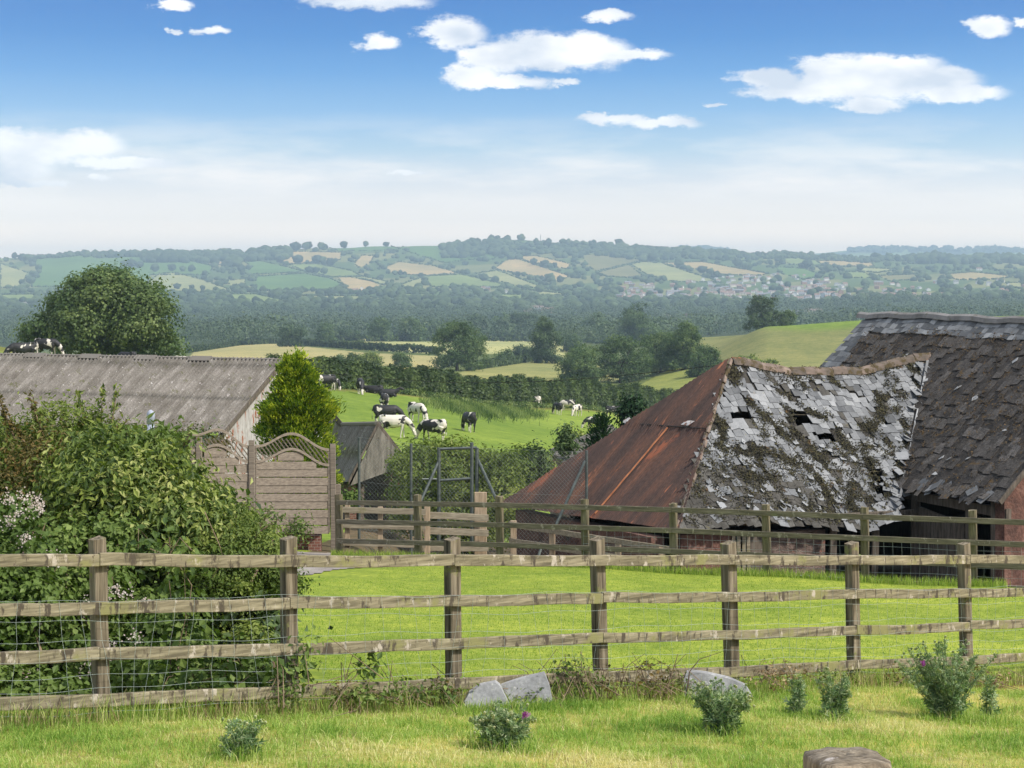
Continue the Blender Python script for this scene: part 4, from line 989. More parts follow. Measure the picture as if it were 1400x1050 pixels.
# ---- big slate barn on the right
P3 = Vector((9.6, 39, -4.37)); L3 = 9.5; W3_ = 3.65; K3 = .95; n3_ = (-u3 * K3 + Zv).normalized()
bar = thing('big_slate_barn', (12, 44, gz(12, 44)), 'tall barn with dark lichened slate roof and red cob wall at right edge', 'barn')
def roof3(l, s, h=0):
    l = np.asarray(l, float); s = np.asarray(s, float)
    x = P3.x - e3.x * l + u3.x * s + n3_.x * h; y = P3.y - e3.y * l + u3.y * s + n3_.y * h
    z = P3.z + K3 * s + n3_.z * h + .015 * np.sin(l * .9) + .02 * np.sin(l * 4 + s * 3)
    z = z + .02 * np.sin(l * 1.1 + .5) * (s / W3_)
    return np.stack([x, y, z], -1)
tarry = mat('tarred_slate', [(.3, (.042, .036, .032)), (.55, (.090, .080, .072)), (.8, (.16, .145, .135))], 7, tonemix=.35, detail=8, bump=.8, bdist=.02, fine=(28, .4), blotch=[(4.5, .60, (.11, .07, .03)), (14, .68, (.22, .13, .05)), (22, .70, (.3, .29, .27))])
gl = np.linspace(-.05, L3, 150); gs_ = np.linspace(-.05, W3_, 60); LL, SS = np.meshgrid(gl, gs_)
edge = -.05 - .10 * np.abs(np.sin(LL * 5)) * (SS < 0)
V = roof3(LL, SS, -.01 + .012 * np.sin(LL * 9 + SS * 5) * np.sin(SS * 13)); i = np.arange(59)[:, None] * 150 + np.arange(149)[None]; f = np.stack([i, i + 1, i + 151, i + 150], -1).reshape(-1, 4)
r3 = put('roof', V.reshape(-1, 3), f, tarry, bar)
md, ml = MB(), MB(); s_ = .06
pt3 = lambda a_, b_, h_: roof3(a_, W3_ - b_, h_)
while s_ < W3_ - .02:
    l_ = random.uniform(0, .1)
    while l_ < L3:
        w_ = random.uniform(.08, .12); lc = l_ + w_; l_ += 2 * w_ + .005
        vis_verge = lc > L3 - .52 - .05 * random.random(); topb = s_ > W3_ - .40 - .12 * mnoise.noise(Vector((lc * .8, 0, 0)))
        light = vis_verge or topb
        if light and random.random() < .97 or random.random() < .42:
            if s_ < .5 and random.random() < .25: continue
            slate_geo(pt3, lc, W3_ - s_ + abs(random.gauss(0, .008)), w_, .105, random.gauss(0, .012), random.uniform(.012, .022) if light else random.uniform(.008, .014), ml if light else md, n3_, tn=np.clip(random.gauss(.42 if light else .5, .25), 0, 1))
    s_ += .125
for _ in range(26):
    slate_geo(pt3, random.uniform(0, 8), random.uniform(.5, 3.4), random.uniform(.03, .07), random.uniform(.02, .06), random.uniform(-1, 1), .05, ml, n3_, tn=1, cut=(True, True))
for k in range(22):
    l_ = random.uniform(.3, 3); slate_geo(pt3, l_, W3_ - random.uniform(-.08, .1), random.uniform(.05, .12), random.uniform(.06, .14), random.uniform(-.6, .6), random.uniform(-.02, .08), random.choice([md, ml]), n3_, tn=random.uniform(.2, .8))
ml.build('slates', slate_l, r3); md.build('dark_slates', tarry, r3)
n_ = 2600; lc = rng.uniform(0, L3 - .5, n_); sc3 = rng.uniform(0, W3_ - .35, n_) ; wgt = np.array([mnoise.noise(Vector((a_ * .9, b_ * .9, 1))) for a_, b_ in zip(lc, sc3)]); up_ = (sc3 / W3_)
k = rng.random(n_) < .25 + .9 * np.clip(wgt, 0, 1) + .3 * (up_ > .75); lc, sc3 = lc[k], sc3[k]
lr, sr = np.repeat(lc, 9) + rng.normal(0, .03, len(lc) * 9), np.repeat(sc3, 9) + rng.normal(0, .03, len(lc) * 9)
Cm = roof3(lr, sr, np.abs(rng.normal(0, .015, len(lr))) + .03); V, f, tn = quad_geo(Cm, unit(np.array(n3_) + rng.normal(0, .5, Cm.shape)), rng.uniform(.022, .055, len(Cm)), np.clip(rng.normal(.45, .25, len(Cm)), 0, 1))
lich = mat('orange_lichen', [(.3, (.04, .034, .026)), (.5, (.085, .060, .032)), (.75, (.19, .115, .045))], 10, tonemix=.6, bump=.3)
put('moss', V, f, lich, r3, tone=tn)
mb = MB(); l_ = 0
while l_ < L3:
    a0, b0_ = roof3(l_, W3_, .05), roof3(l_ + .44, W3_, .05); V = []
    for c_, kk in ((a0, 1.0), (b0_, 1.05)):
        for q_, r_ in [(-.12, -.11), (-.08, -.01), (0, .035), (.08, -.01), (.12, -.11)]: V.append(tuple(Vector(c_) + u3 * q_ * kk + Zv * r_ * kk))
    mb.add(V, [(j, j + 1, 6 + j, 5 + j) for j in range(4)], [(0, 2, 1), (0, 4, 2), (2, 4, 3), (5, 6, 7), (5, 7, 9), (7, 8, 9)], t=random.uniform(.3, 1)); l_ += .45
ridge_g = mat('grey_ridge_tile', [(.3, (.11, .105, .10)), (.7, (.26, .25, .245))], 5, bump=.4, tonemix=.3, blotch=[(5, .62, (.14, .13, .09))])
mb.build('ridge_tiles', ridge_g, r3)
mb = MB(); mb.beam(tuple(roof3(-.02, -.05, .03)), tuple(roof3(-.02, W3_, .03)), tuple(e3 * .025), tuple(n3_ * .05), 8, .05); mb.build('verge_board', timber, bar)
# valley flashing where the two roofs meet
mb = MB()
for k in range(9):
    t0, t1 = .15 + k * .32, .15 + (k + 1) * .32
    if k in (2, 6): continue
    mb.beam(roof2(vly(t0) - .02, t0, .10), roof2(vly(t1) - .02, t1, .09), tuple(u3 * .035), tuple(n2_ * .01), 2, .2, t=random.random())
mb.build('valley_slates', slate_l, ruin)
bs = [P3 + u3 * W3_ + Vector((0, 0, K3 * W3_ - .03)), P3 - e3 * L3 + u3 * W3_ + Vector((0, 0, K3 * W3_ - .03)), P3 - e3 * L3 + u3 * 2 * W3_ - Vector((0, 0, .03)), P3 + u3 * 2 * W3_ - Vector((0, 0, .03))]
wall_poly('back_slope', bs, slate_d, bar, (0, 0, -.06))
g0 = P3 - e3 * .15 + u3 * .18; g1 = g0 + u3 * 6.9; gm_ = g0 + u3 * 3.45
wall_poly('gable_wall', [(g0.x, g0.y, gb_), (g1.x, g1.y, gb_), (g1.x, g1.y, -4.4), (gm_.x, gm_.y, -1.15), (g0.x, g0.y, -4.32)], cob, bar, tuple(-e3 * .4))
h0 = P3 - e3 * L3; h1 = h0 + u3 * 7.2; hm = h0 + u3 * 3.65
wall_poly('gable_wall', [(h0.x, h0.y, gb_), (h1.x, h1.y, gb_), (h1.x, h1.y, -4.5), (hm.x, hm.y, -1.1), (h0.x, h0.y, -4.5)], stone, bar, tuple(e3 * .4))
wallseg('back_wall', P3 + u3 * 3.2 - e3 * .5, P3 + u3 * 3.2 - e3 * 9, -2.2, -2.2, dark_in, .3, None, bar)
for s_ in (.5, 1.3, 3.1):
    q = P3 - e3 * s_ + u3 * .25; mb = MB(); mb.beam((q.x, q.y, gb_), (q.x, q.y, -4.25), tuple(u3 * .08), tuple(e3 * .07), 4, .04); mb.build('post', timber, bar)
mb = MB(); q = P3 + u3 * .25; mb.beam(q - e3 * .1 + Vector((0, 0, -.28)), q - e3 * 3.4 + Vector((0, 0, -.20)), tuple(u3 * .06), (0, 0, .10), 5, .03); mb.build('lintel', timber, bar)
wallseg('boarded_wall', P3 - e3 * 1.5 + u3 * .3, P3 - e3 * 3.0 + u3 * .3, -5.0, -4.8, timber, .06, None, bar)
wallseg('low_wall', P3 - e3 * .45 + u3 * .2, P3 - e3 * 1.3 + u3 * .2, -6.1, -6.0, stone, .3, None, bar)
# steel cattle barrier lying along the yard
q = P(1180, 800, 36); cb = thing('cattle_barrier', (q.x, q.y, gz(q.x, q.y)), 'galvanised tube barrier on short posts in front of the dark barn opening', 'barrier')
mb = MB(); mb.tube([P(1078, 788, 36.6), P(1180, 793, 36), P(1296, 801, 35.3)], .035, 8); mb.build('tube', mat('zinc_tube', [(.3, (.35, .37, .4)), (.7, (.5, .52, .55))], 9, rough=.45, metal=.5, bump=0), cb)
for x in (1090, 1216, 1290):
    a0 = P(x, 788 + (x - 1078) * .058, 36.5 - (x - 1078) * .0055); mb = MB(); mb.tube([tuple(a0), (a0.x, a0.y, gz(a0.x, a0.y) - .1)], .03, 6); mb.build('post', tube_m, cb)
# cable that runs over the field to the tip of the rusty hip
q = P(960, 512.5, 46); mb = MB(); k0 = P(432, 508, 58); k1 = P(978, 500, 43.6)
mb.tube([tuple(k0.lerp(k1, f) - Vector((0, 0, .35 * math.sin(math.pi * f) ))) for f in np.linspace(0, 1, 30)], .006, 4)
tag(mb.build('overhead_cable', dark_in, loc=k1), 'thin dark cable slung over the cow field to the rusty roof', 'cable')
# grey cowl behind the bush
q = P(206, 566, 24); cw = MB(); th_ = [(q.x, q.y, gz(q.x, q.y) - .1), (q.x, q.y, q.z - .05)]; cw.tube(th_, .045, 10); cw.tube([(q.x, q.y, q.z - .12), (q.x, q.y, q.z), (q.x, q.y, q.z + .03), (q.x, q.y, q.z + .05)], [.05, .05, .036, .01], 12)
tag(cw.build('vent_pipe', mat('blue_grey_plastic', [(.3, (.25, .28, .36)), (.7, (.42, .45, .54))], 20, bump=0, rough=.5), loc=(q.x, q.y, gz(q.x, q.y)), smooth=True), 'blue-grey capped pipe poking up behind the big bush', 'pipe')

# ------------------------------------------------------------------ bushes
def bush(name, label, cat, blobs, n_clump, per, csig, size, lm, aspect=.5, shell=.6, twigs=30, group=None, base=None, droop=.3, parent=None, fold=.12, tonesig=.28, lump=0, tw=1):
    if lump: C, N, tn = lumped(blobs, lump, .22, .5, n_clump, per, csig)
    else: C, N, tn = crown_points(blobs, n_clump, per, csig, shell, tonesig=tonesig)
    k = C[:, 2] > GZ(C[:, 0], C[:, 1]) + .02; C, N, tn = C[k], N[k], tn[k]
    V, f, t_ = leaf_geo(C, N, rng.uniform(size * .6, size * 1.25, len(C)), aspect, fold, tn, droop)
    B = np.array(blobs); b0 = base or (float(B[:, 0].mean()), float(B[:, 1].mean())); loc = (b0[0], b0[1], gz(*b0))
    if parent is None: root = thing(name, loc, label, cat, group)
    else: root = parent
    fo = put('foliage', V, f, LM[lm], root, tone=t_)
    if twigs:
        mb = MB()
        for _ in range(twigs):
            q = B[rng.integers(len(B))]; d = unit(rng.normal(size=3)); d[2] = abs(d[2]) * .8 + .1; rd = rng.uniform(.5, 1.02)
            tip = q[:3] + d * q[3:] * rd; st0 = q[:3] + np.array([0, 0, -q[5] * .6]); st0[:2] += rng.normal(0, .2, 2)
            m1 = st0 * .5 + tip * .5 + rng.normal(0, .08, 3) + np.array([0, 0, .06]); mb.tube([st0, m1, tip], [.014 * tw, .009 * tw, .003 * tw], 4)
        mb.build('stems', twig, root)
    return root
def pb(px, py, d, rx, ry, rdep=None):
    """ellipsoid from picture centre, distance and picture half sizes"""
    q = P(px, py, d); k = d / F
    return (q.x, q.y, q.z, rx * k, (rdep if rdep is not None else rx * k), ry * k)
# --- the big mixed thicket behind the left end of the front fence: several shrubs grown together
b1 = bush('thorn_shrub', 'bushy brown-tinged green shrub at the far left with upright shoots', 'shrub',
     [pb(30, 680, 18.5, 95, 85, .9), pb(110, 665, 19, 90, 90, 1.0), pb(-60, 700, 18, 90, 90, 1.0), pb(60, 612, 19, 66, 45, .7), pb(0, 618, 18.8, 50, 40, .7), pb(70, 800, 18, 130, 130, .9)], 1900, 30, .07, .055, 'bush', .42, .62, lump=46)
C, N, tn = crown_points([pb(20, 690, 18, 80, 70, .8), pb(70, 640, 18.4, 60, 50, .8)], 240, 26, .09, .8)
V, f, t_ = leaf_geo(C, N, rng.uniform(.03, .06, len(C)), .45, .1, tn); put('rusty_foliage', V, f, LM['brown'], b1, tone=t_)
def shoots(root, spec, lm, size, n=70, spread=.035):
    for (x0, y0_, x1, y1, d) in spec:
        a0, b0_ = np.array(P(x0, y0_, d)), np.array(P(x1, y1, d)); k = rng.random(n) ** .8
        C = a0 + (b0_ - a0) * k[:, None] + rng.normal(0, spread, (n, 3)) * (1.1 - k[:, None] * .7)
        D = unit((b0_ - a0)[None] * .9 + rng.normal(0, .6, (n, 3))); N = unit(np.cross(D, rng.normal(size=(n, 3))))
        V, f, t_ = leaf_geo(C, N, rng.uniform(size * .6, size * 1.2, n), .4, .1, None, 0, D); put('shoot', V, f, LM[lm], root, tone=t_)
        mb = MB(); mb.tube([a0, b0_ * .5 + a0 * .5, b0_], [.010, .007, .002], 4); mb.build('stem', twig, root)
shoots(b1, [(75, 640, 38, 535, 18.6), (20, 600, -2, 540, 18.4), (45, 620, 12, 575, 18.3)], 'brown', .06, 110)
shoots(b1, [(122, 610, 106, 535, 19), (60, 610, 52, 560, 19), (135, 615, 141, 530, 18.8), (146, 620, 161, 527, 18.7), (96, 600, 84, 552, 19)], 'bush', .06, 110)
b2 = bush('cherry_shrub', 'arching light green large-leaved shrub over the middle of the left thicket', 'shrub',
     [pb(190, 690, 17.8, 88, 78, .9), pb(150, 655, 18, 70, 60, .8), pb(240, 715, 17.6, 66, 58, .8), pb(200, 790, 17.6, 110, 90, .7), pb(225, 665, 18, 38, 36, .6), pb(200, 618, 18.2, 42, 26, .5)], 1000, 26, .075, .092, 'willow', .34, .66, droop=.75, twigs=60, lump=40)
C, N, tn = crown_points([pb(190, 700, 17.7, 95, 84, .9), pb(140, 675, 17.6, 80, 70, .9), pb(245, 720, 17.5, 66, 58, .8)], 700, 26, .10, .6)
V, f, t_ = leaf_geo(C, N, rng.uniform(.05, .10, len(C)), .42, .12, tn, .5); put('green_foliage', V, f, LM['bush'], b2, tone=t_)
shoots(b2, [(230, 640, 262, 590, 17.8), (180, 640, 172, 585, 17.9), (205, 640, 214, 588, 17.7), (255, 680, 276, 640, 17.8), (120, 640, 128, 585, 18), (285, 705, 312, 672, 17.7)], 'willow', .09, 60, .07)
b3 = bush('privet_shrub', 'dense dark small-leaved shrub at the right end of the thicket', 'shrub',
     [pb(315, 765, 17.6, 52, 55, .8), pb(345, 820, 17.4, 42, 110, .7), pb(300, 810, 17.4, 80, 110, .7), pb(265, 775, 17.6, 76, 76, .8), pb(352, 765, 17.4, 24, 36, .4), pb(350, 900, 17, 40, 60, .5)], 2000, 34, .05, .042, 'bush', .5, .7, droop=.1, lump=50)
shoots(b3, [(345, 740, 372, 690, 17.3), (350, 730, 388, 705, 17.2), (345, 760, 390, 735, 17.2), (310, 730, 332, 690, 17.4)], 'willow', .045, 90, .05)
b4 = bush('bramble_bush', 'bramble bush with pale pink-white flower heads behind the left of the front fence', 'bramble',
     [pb(20, 830, 15.9, 80, 110, .45), pb(90, 850, 16.2, 85, 110, .5), pb(-60, 850, 15.8, 90, 110, .5), pb(180, 900, 16.4, 110, 70, .45), pb(30, 740, 16.4, 60, 55, .4), pb(110, 760, 16.6, 60, 50, .4), pb(40, 950, 15.2, 130, 30, .3), pb(220, 940, 15.5, 100, 30, .3), pb(345, 930, 15.7, 44, 34, .25)], 2300, 16, .07, .062, 'bramble', .7, .72, twigs=90, droop=.2, lump=60)
V_, F_, T_ = [], [], []; n0 = 0
for k in range(30):
    x = rng.choice([rng.uniform(-10, 60), rng.uniform(-10, 200)]); y = rng.uniform(680, 930) if x < 90 else rng.uniform(790, 920)
    c0 = np.array(P(x, y, 15.55 + rng.uniform(-.05, .3) + (.12 if x > 100 else 0))); m_ = rng.integers(5, 12)
    C = c0 + rng.normal(0, .032, (m_ * 5, 3)); N = unit(np.array([.1, -.8, .5]) + rng.normal(0, .4, C.shape)); V, f, t_ = leaf_geo(C, N, rng.uniform(.014, .024, len(C)), .8, .1)
    V_.append(V); F_.append(f + n0); T_.append(t_); n0 += len(V)
put('flower_heads', np.concatenate(V_), np.concatenate(F_), LM['petal'], b4, tone=np.concatenate(T_))
# climbing bramble twined through the fence
b5 = bush('bramble_sprig', 'leafy bramble stems twined through the fence between the two left posts', 'bramble',
     [pb(245, 820, 15.0, 22, 110, .12), pb(215, 755, 15.1, 45, 22, .1), pb(265, 930, 14.9, 70, 40, .15), pb(240, 875, 14.95, 45, 40, .12), pb(380, 920, 15.0, 26, 45, .12)], 120, 7, .06, .075, 'bramble', .75, .5, twigs=14, droop=.1, tw=.35)
mb = MB()
for pts in ([(232, 930), (236, 840), (228, 765), (246, 735), (262, 752)], [(250, 900), (262, 800), (240, 765), (205, 750)], [(300, 955), (340, 925), (325, 900), (280, 880)], [(280, 700), (300, 745), (306, 765), (290, 790)]):
    mb.tube([P(x, y, 14.95 + .05 * math.sin(x)) for x, y in pts], .004, 4)
mb.build('stems', twig, b5)
# dark undergrowth filling the back of the thicket
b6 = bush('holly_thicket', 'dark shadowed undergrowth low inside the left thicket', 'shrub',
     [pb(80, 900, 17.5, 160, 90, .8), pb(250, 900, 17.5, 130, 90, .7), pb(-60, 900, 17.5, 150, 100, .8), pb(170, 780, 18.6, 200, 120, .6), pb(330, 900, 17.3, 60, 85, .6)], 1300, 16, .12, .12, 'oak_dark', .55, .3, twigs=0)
small_b = bush('brown_hedge', 'brownish hedge top showing behind the left wavy trellis', 'hedge', [pb(262, 606, 42, 36, 24, .8), pb(215, 610, 43, 44, 28, .8), pb(298, 622, 41.5, 22, 20, .5), pb(160, 620, 43, 44, 34, .8), pb(240, 650, 42, 80, 40, .8)], 300, 26, .12, .10, 'brown', .5, .65, lump=14)
C, N, tn = crown_points([pb(262, 610, 42, 36, 26, .8), pb(215, 614, 43, 44, 28, .8), pb(165, 620, 43, 40, 30, .8)], 90, 26, .12, .7); V, f, t_ = leaf_geo(C, N, rng.uniform(.05, .1, len(C)), .5, .1, tn); put('green_foliage', V, f, LM['oak'], small_b, tone=t_)
# --- golden conifer
d = 43; gc = thing('golden_conifer', G(405, d), 'golden yellow-green conifer rising behind the lap panel screen', 'tree')
q = G(405, d); mb = MB(); mb.tube([(q.x, q.y, q.z - .1), (q.x, q.y, q.z + 2), (q.x, q.y, q.z + 3.6)], [.12, .08, .02], 8); mb.build('trunk', bark, gc)
prof = [(700, 64), (660, 70), (620, 72), (585, 68), (560, 62), (535, 54), (514, 42), (502, 24)]
blobs = [pb(408 + random.uniform(-3, 3), y, d, w_ * .88, 24, w_ * .88 * d / F) for y, w_ in prof]
def spray_crown(blobs, nc_, per, sig, size, lm, parent, up=.8, tonesig=.25, aspect=.35):
    C, N, tn = crown_points(blobs, nc_, per, sig, .72, tonesig=tonesig)
    cen = np.array(blobs)[:, :3].mean(0); D = C - cen; D[:, 2] = 0; D = unit(unit(D) * .8 + np.array([0, 0, up]) + rng.normal(0, .35, C.shape))
    Nn = unit(np.cross(D, rng.normal(size=C.shape))); V, f, t_ = leaf_geo(C, Nn, rng.uniform(size * .6, size * 1.3, len(C)), aspect, .1, tn, 0, D)
    return put('crown', V, f, LM[lm], parent, tone=t_)
spray_crown(lumpify(blobs, 90, .16, .28), 1900, 30, .065, .09, 'gold', gc)
# darker green conifer strip right of it, small dark conifers by the rusty roof
def small_tree(name, label, cat, x, y0_, y1, wpx, d, lm, nc_=120, per=30, size=.12, sig=.12, shape='round', group=None, trunk=True):
    q = P(x, y0_, d); root = thing(name, (q.x, q.y, gz(q.x, q.y)), label, cat, group)
    H = (y0_ - y1) * d / F
    if shape == 'cone': blobs = [pb(x, y0_ + (y1 - y0_) * f, d, wpx * .5 * (1.05 - f) + 2, (y0_ - y1) * .14) for f in (.08, .25, .42, .6, .78, .92)]
    else: blobs = [pb(x + random.uniform(-.12, .12) * wpx, y0_ + (y1 - y0_) * f, d, wpx * k, (y0_ - y1) * .17) for f, k in ((.22, .32), (.45, .36), (.65, .28), (.78, .16), (.35, .22))]
    if shape == 'cone': spray_crown(blobs, nc_, per, sig, size, lm, root)
    else:
        C, N, tn = crown_points(blobs, nc_, per, sig, .6); V, f, t_ = leaf_geo(C, N, rng.uniform(size * .6, size * 1.2, len(C)), .5, .12, tn); put('crown', V, f, LM[lm], root, tone=t_)
    if trunk:
        mb = MB(); limb_tree(mb, Vector((q.x, q.y, gz(q.x, q.y) - .1)), max(q.z - gz(q.x, q.y), 0) + H * .75, max(.05, H * .022), H * .25); mb.build('trunk', bark, root)
    return root
small_tree('dark_conifer', 'small dark green conifer poking up behind the rusty roof edge', 'tree', 822, 625, 568, 34, 52, 'conifer', 90, 30, .12, .10, 'cone')
small_tree('ivy_bush', 'dark ivy-like bush higher up behind the slope of the rusty roof', 'bush', 868, 592, 542, 46, 54, 'conifer', 120, 30, .13, .12)
small_tree('elder_sapling', 'thin dark sapling with flat tiers of leaves by the stone-tiled roof', 'tree', 773, 625, 574, 44, 62, 'oak_dark', 46, 16, .16, .12)
small_tree('hedge_sapling', 'yellow-green leafy growth along the edge of the stone-tiled roof', 'shrub', 792, 625, 590, 50, 68, 'bush', 60, 22, .14, .14)
# green bush behind the steel gate
gbz = bush('laurel_bush', 'large glossy green bush filling the gap behind the steel gate', 'bush',
     [pb(600, 660, 49, 55, 50, 1.6), pb(640, 650, 50, 50, 45, 1.6), pb(680, 660, 50, 55, 50, 1.6), pb(568, 655, 48, 26, 40, 1), pb(720, 650, 52, 38, 36, 1.2), pb(640, 700, 48.5, 100, 50, 1.2), pb(585, 628, 49, 24, 22, .7), pb(745, 640, 54, 18, 26, .7)], 1500, 30, .13, .13, 'bush', .42, .66, twigs=40, lump=50)
small_tree('bay_bush', 'darker round bush at the right of the laurel by the rusty roof', 'bush', 725, 700, 612, 66, 51, 'oak_dark', 260, 30, .13, .14)
small_tree('nettle_clump', 'low green growth at the foot of the lap panel screen', 'plant', 480, 700, 664, 26, 50, 'bramble', 40, 18, .12, .1, trunk=False)
small_tree('garden_shrub', 'small green shrub at the right foot of the brick pier', 'shrub', 408, 742, 706, 44, 38.9, 'bramble', 30, 14, .08, .1, trunk=False)

# ------------------------------------------------------------------ big tree and hedge of the cow field
def big_tree(name, label, x, y0_, y1, wpx, d, lm, blobs=None, nc_=700, per=40, size=.5, sig=.6, cat='tree', group=None, hgt=.25):
    q = P(x, y0_, d); g = gz(q.x, q.y); root = thing(name, (q.x, q.y, g), label, cat, group); H = (y0_ - y1) * d / F
    if blobs is None:
        rr_ = random.Random(int(x * 7 + y1)); blobs = []
        for _ in range(9):
            f = rr_.uniform(.28, .86); k = math.sin(math.pi * min(1, f * .8 + .2)); blobs.append(pb(x + rr_.uniform(-.3, .3) * wpx * k, y0_ + (y1 - y0_) * f, d, wpx * rr_.uniform(.2, .32), (y0_ - y1) * rr_.uniform(.14, .22)))
        blobs.append(pb(x, y0_ + (y1 - y0_) * .5, d, wpx * .38, (y0_ - y1) * .34)); blobs += [pb(x - wpx * .25, y0_ + (y1 - y0_) * .14, d, wpx * .26, (y0_ - y1) * .16), pb(x + wpx * .22, y0_ + (y1 - y0_) * .12, d, wpx * .28, (y0_ - y1) * .16)]; blobs.append(pb(x + wpx * .05, y0_ + (y1 - y0_) * .86, d, wpx * .2, (y0_ - y1) * .13)); blobs.append(pb(x, y0_ + (y1 - y0_) * .25, d, wpx * .4, (y0_ - y1) * .2))
    C, N, tn = lumped(blobs, 26 if wpx < 150 else 58, .32 if wpx > 150 else .35, .58, nc_, per, sig, .82)
    k = C[:, 2] > GZ(C[:, 0], C[:, 1]); C, N, tn = C[k], N[k], tn[k]
    V, f, t_ = quad_geo(C, N, rng.uniform(size * .55, size * 1.2, len(C)), tn)
    put('crown', V, f, LM[lm], root, tone=t_)
    mb = MB(); limb_tree(mb, Vector((q.x, q.y, g - .3)), q.z - g + H * .7, H * .028, wpx * d / F * .36, 10); mb.build('trunk', bark, root)
    return root
d = 195
bt = [pb(145, 425, d, 62, 52), pb(110, 420, d, 44, 40), pb(188, 430, d, 48, 46), pb(75, 452, d, 38, 36), pb(55, 462, d, 24, 26), pb(215, 470, d, 34, 30), pb(235, 478, d, 20, 20), pb(105, 392, d, 28, 20), pb(150, 386, d, 34, 17), pb(178, 398, d, 24, 18), pb(210, 404, d, 20, 16), pb(222, 420, d, 12, 12),
      pb(130, 470, d, 60, 30), pb(180, 470, d, 50, 30), pb(95, 440, d, 34, 34), pb(60, 430, d, 12, 12), pb(125, 376, d, 10, 6), pb(165, 375, d, 9, 6), pb(105, 460, d - 4, 34, 34)]
big_tree('field_oak', 'huge spreading broadleaf tree on the brow of the field behind the corrugated roof', 140, 492, 370, 220, d, 'oak', bt, 1500, 42, .42, .42)
C, N, tn = crown_points([pb(150, 415, d - 3, 40, 26), pb(105, 450, d - 5, 34, 32), pb(195, 425, d - 3, 36, 30), pb(185, 450, d - 4, 44, 22)], 300, 34, .5, .75)
V, f, t_ = quad_geo(C, N, rng.uniform(.25, .5, len(C)), tn); put('crown', V, f, LM['ash'], bpy.data.objects['field_oak'], tone=t_)
# hedge along the far edge of the field
hx = np.linspace(-21, 27, 150); hdv = np.interp(hx, HX, HD)
def hedge(name, label, pts, hgt, wid, n, size, lm, extra=None, cat='hedge', sink=0, group=None):
    pts = np.array(pts, float); L = np.concatenate([[0], np.cumsum(np.linalg.norm(np.diff(pts, axis=0), axis=1))])
    s_ = rng.uniform(0, L[-1], n); X = np.interp(s_, L, pts[:, 0]); Y = np.interp(s_, L, pts[:, 1])
    hh = np.interp(s_ / L[-1], [0, 1], hgt if isinstance(hgt, tuple) else (hgt, hgt)) * (1 + .08 * np.sin(s_ * .21) + .05 * np.sin(s_ * .73 + 2) + .05 * np.sin(s_ * 2.1))
    th = rng.uniform(0, math.pi, n); rr_ = rng.uniform(.75, 1.05, n)
    ox = np.cos(th) * wid * .5 * rr_; oz = hh * (np.sin(th) ** .6) * rr_
    C = np.stack([X + rng.normal(0, .2, n), Y + ox, GZ(X, Y) + oz - sink], -1)
    N = unit(np.stack([rng.normal(0, .5, n), np.cos(th) + rng.normal(0, .3, n), np.sin(th) + .3 + rng.normal(0, .3, n)], -1))
    tn = np.clip(.45 + .35 * np.sin(s_ * .8 + np.sin(s_ * 2.3) + oz) + rng.normal(0, .2, n), 0, 1)
    V, f, t_ = quad_geo(C, N, rng.uniform(size * .5, size * 1.3, n), tn)
    m = pts[len(pts) // 2]
    return tag(put(name, V, f, LM[lm], None, (m[0], m[1], gz(m[0], m[1])), tone=t_), label, cat, group)
hp_ = [(x, d_) for x, d_ in zip(hx, hdv)]
hedge('field_hedge', 'long thick dark green hedge closing the far side of the cow field', hp_, (2.2, 4.6), 3.8, 120000, .40, 'hedge')
hz_ = np.array(hp_[:118]); 
hedge('bramble_hedge', 'light straggly growth standing along the foot of the long hedge', [(x, d_ - 4) for x, d_ in hp_[::3]], .7, 2.2, 8000, .24, 'rush', cat='undergrowth')
# tall rushes in front of the hedge
xs = rng.triangular(572, 655, 752, 9000); ys = 553 + (xs - 590) / 150 * 16 + rng.normal(0, 6.5, 9000) * (1 - .5 * np.abs(xs - 665) / 80); dd = hit(xs, ys, 90); k = np.isfinite(dd) & (dd < 300); xs, dd = xs[k], dd[k]
C = np.stack([(xs - 700) / F * dd, dd, 0 * dd], -1); C[:, 2] = GZ(C[:, 0], C[:, 1]) + .2
D = unit(np.array([0, 0, 1.]) + rng.normal(0, .34, C.shape)); V, f, t_ = leaf_geo(C, unit(np.cross(D, rng.normal(size=C.shape))), rng.uniform(.3, .8, len(C)), .10, .02, np.clip(.55 + .25 * np.sin(xs * .13 + dd * .11) + rng.normal(0, .25, len(xs)), 0, 1), 0, D)
q = C.mean(0); tag(put('rushes', V, f, LM['rush'], None, (q[0], q[1], gz(q[0], q[1])), tone=t_), 'tall rushes and rough grass in front of the hedge', 'rushes', None, 'stuff')

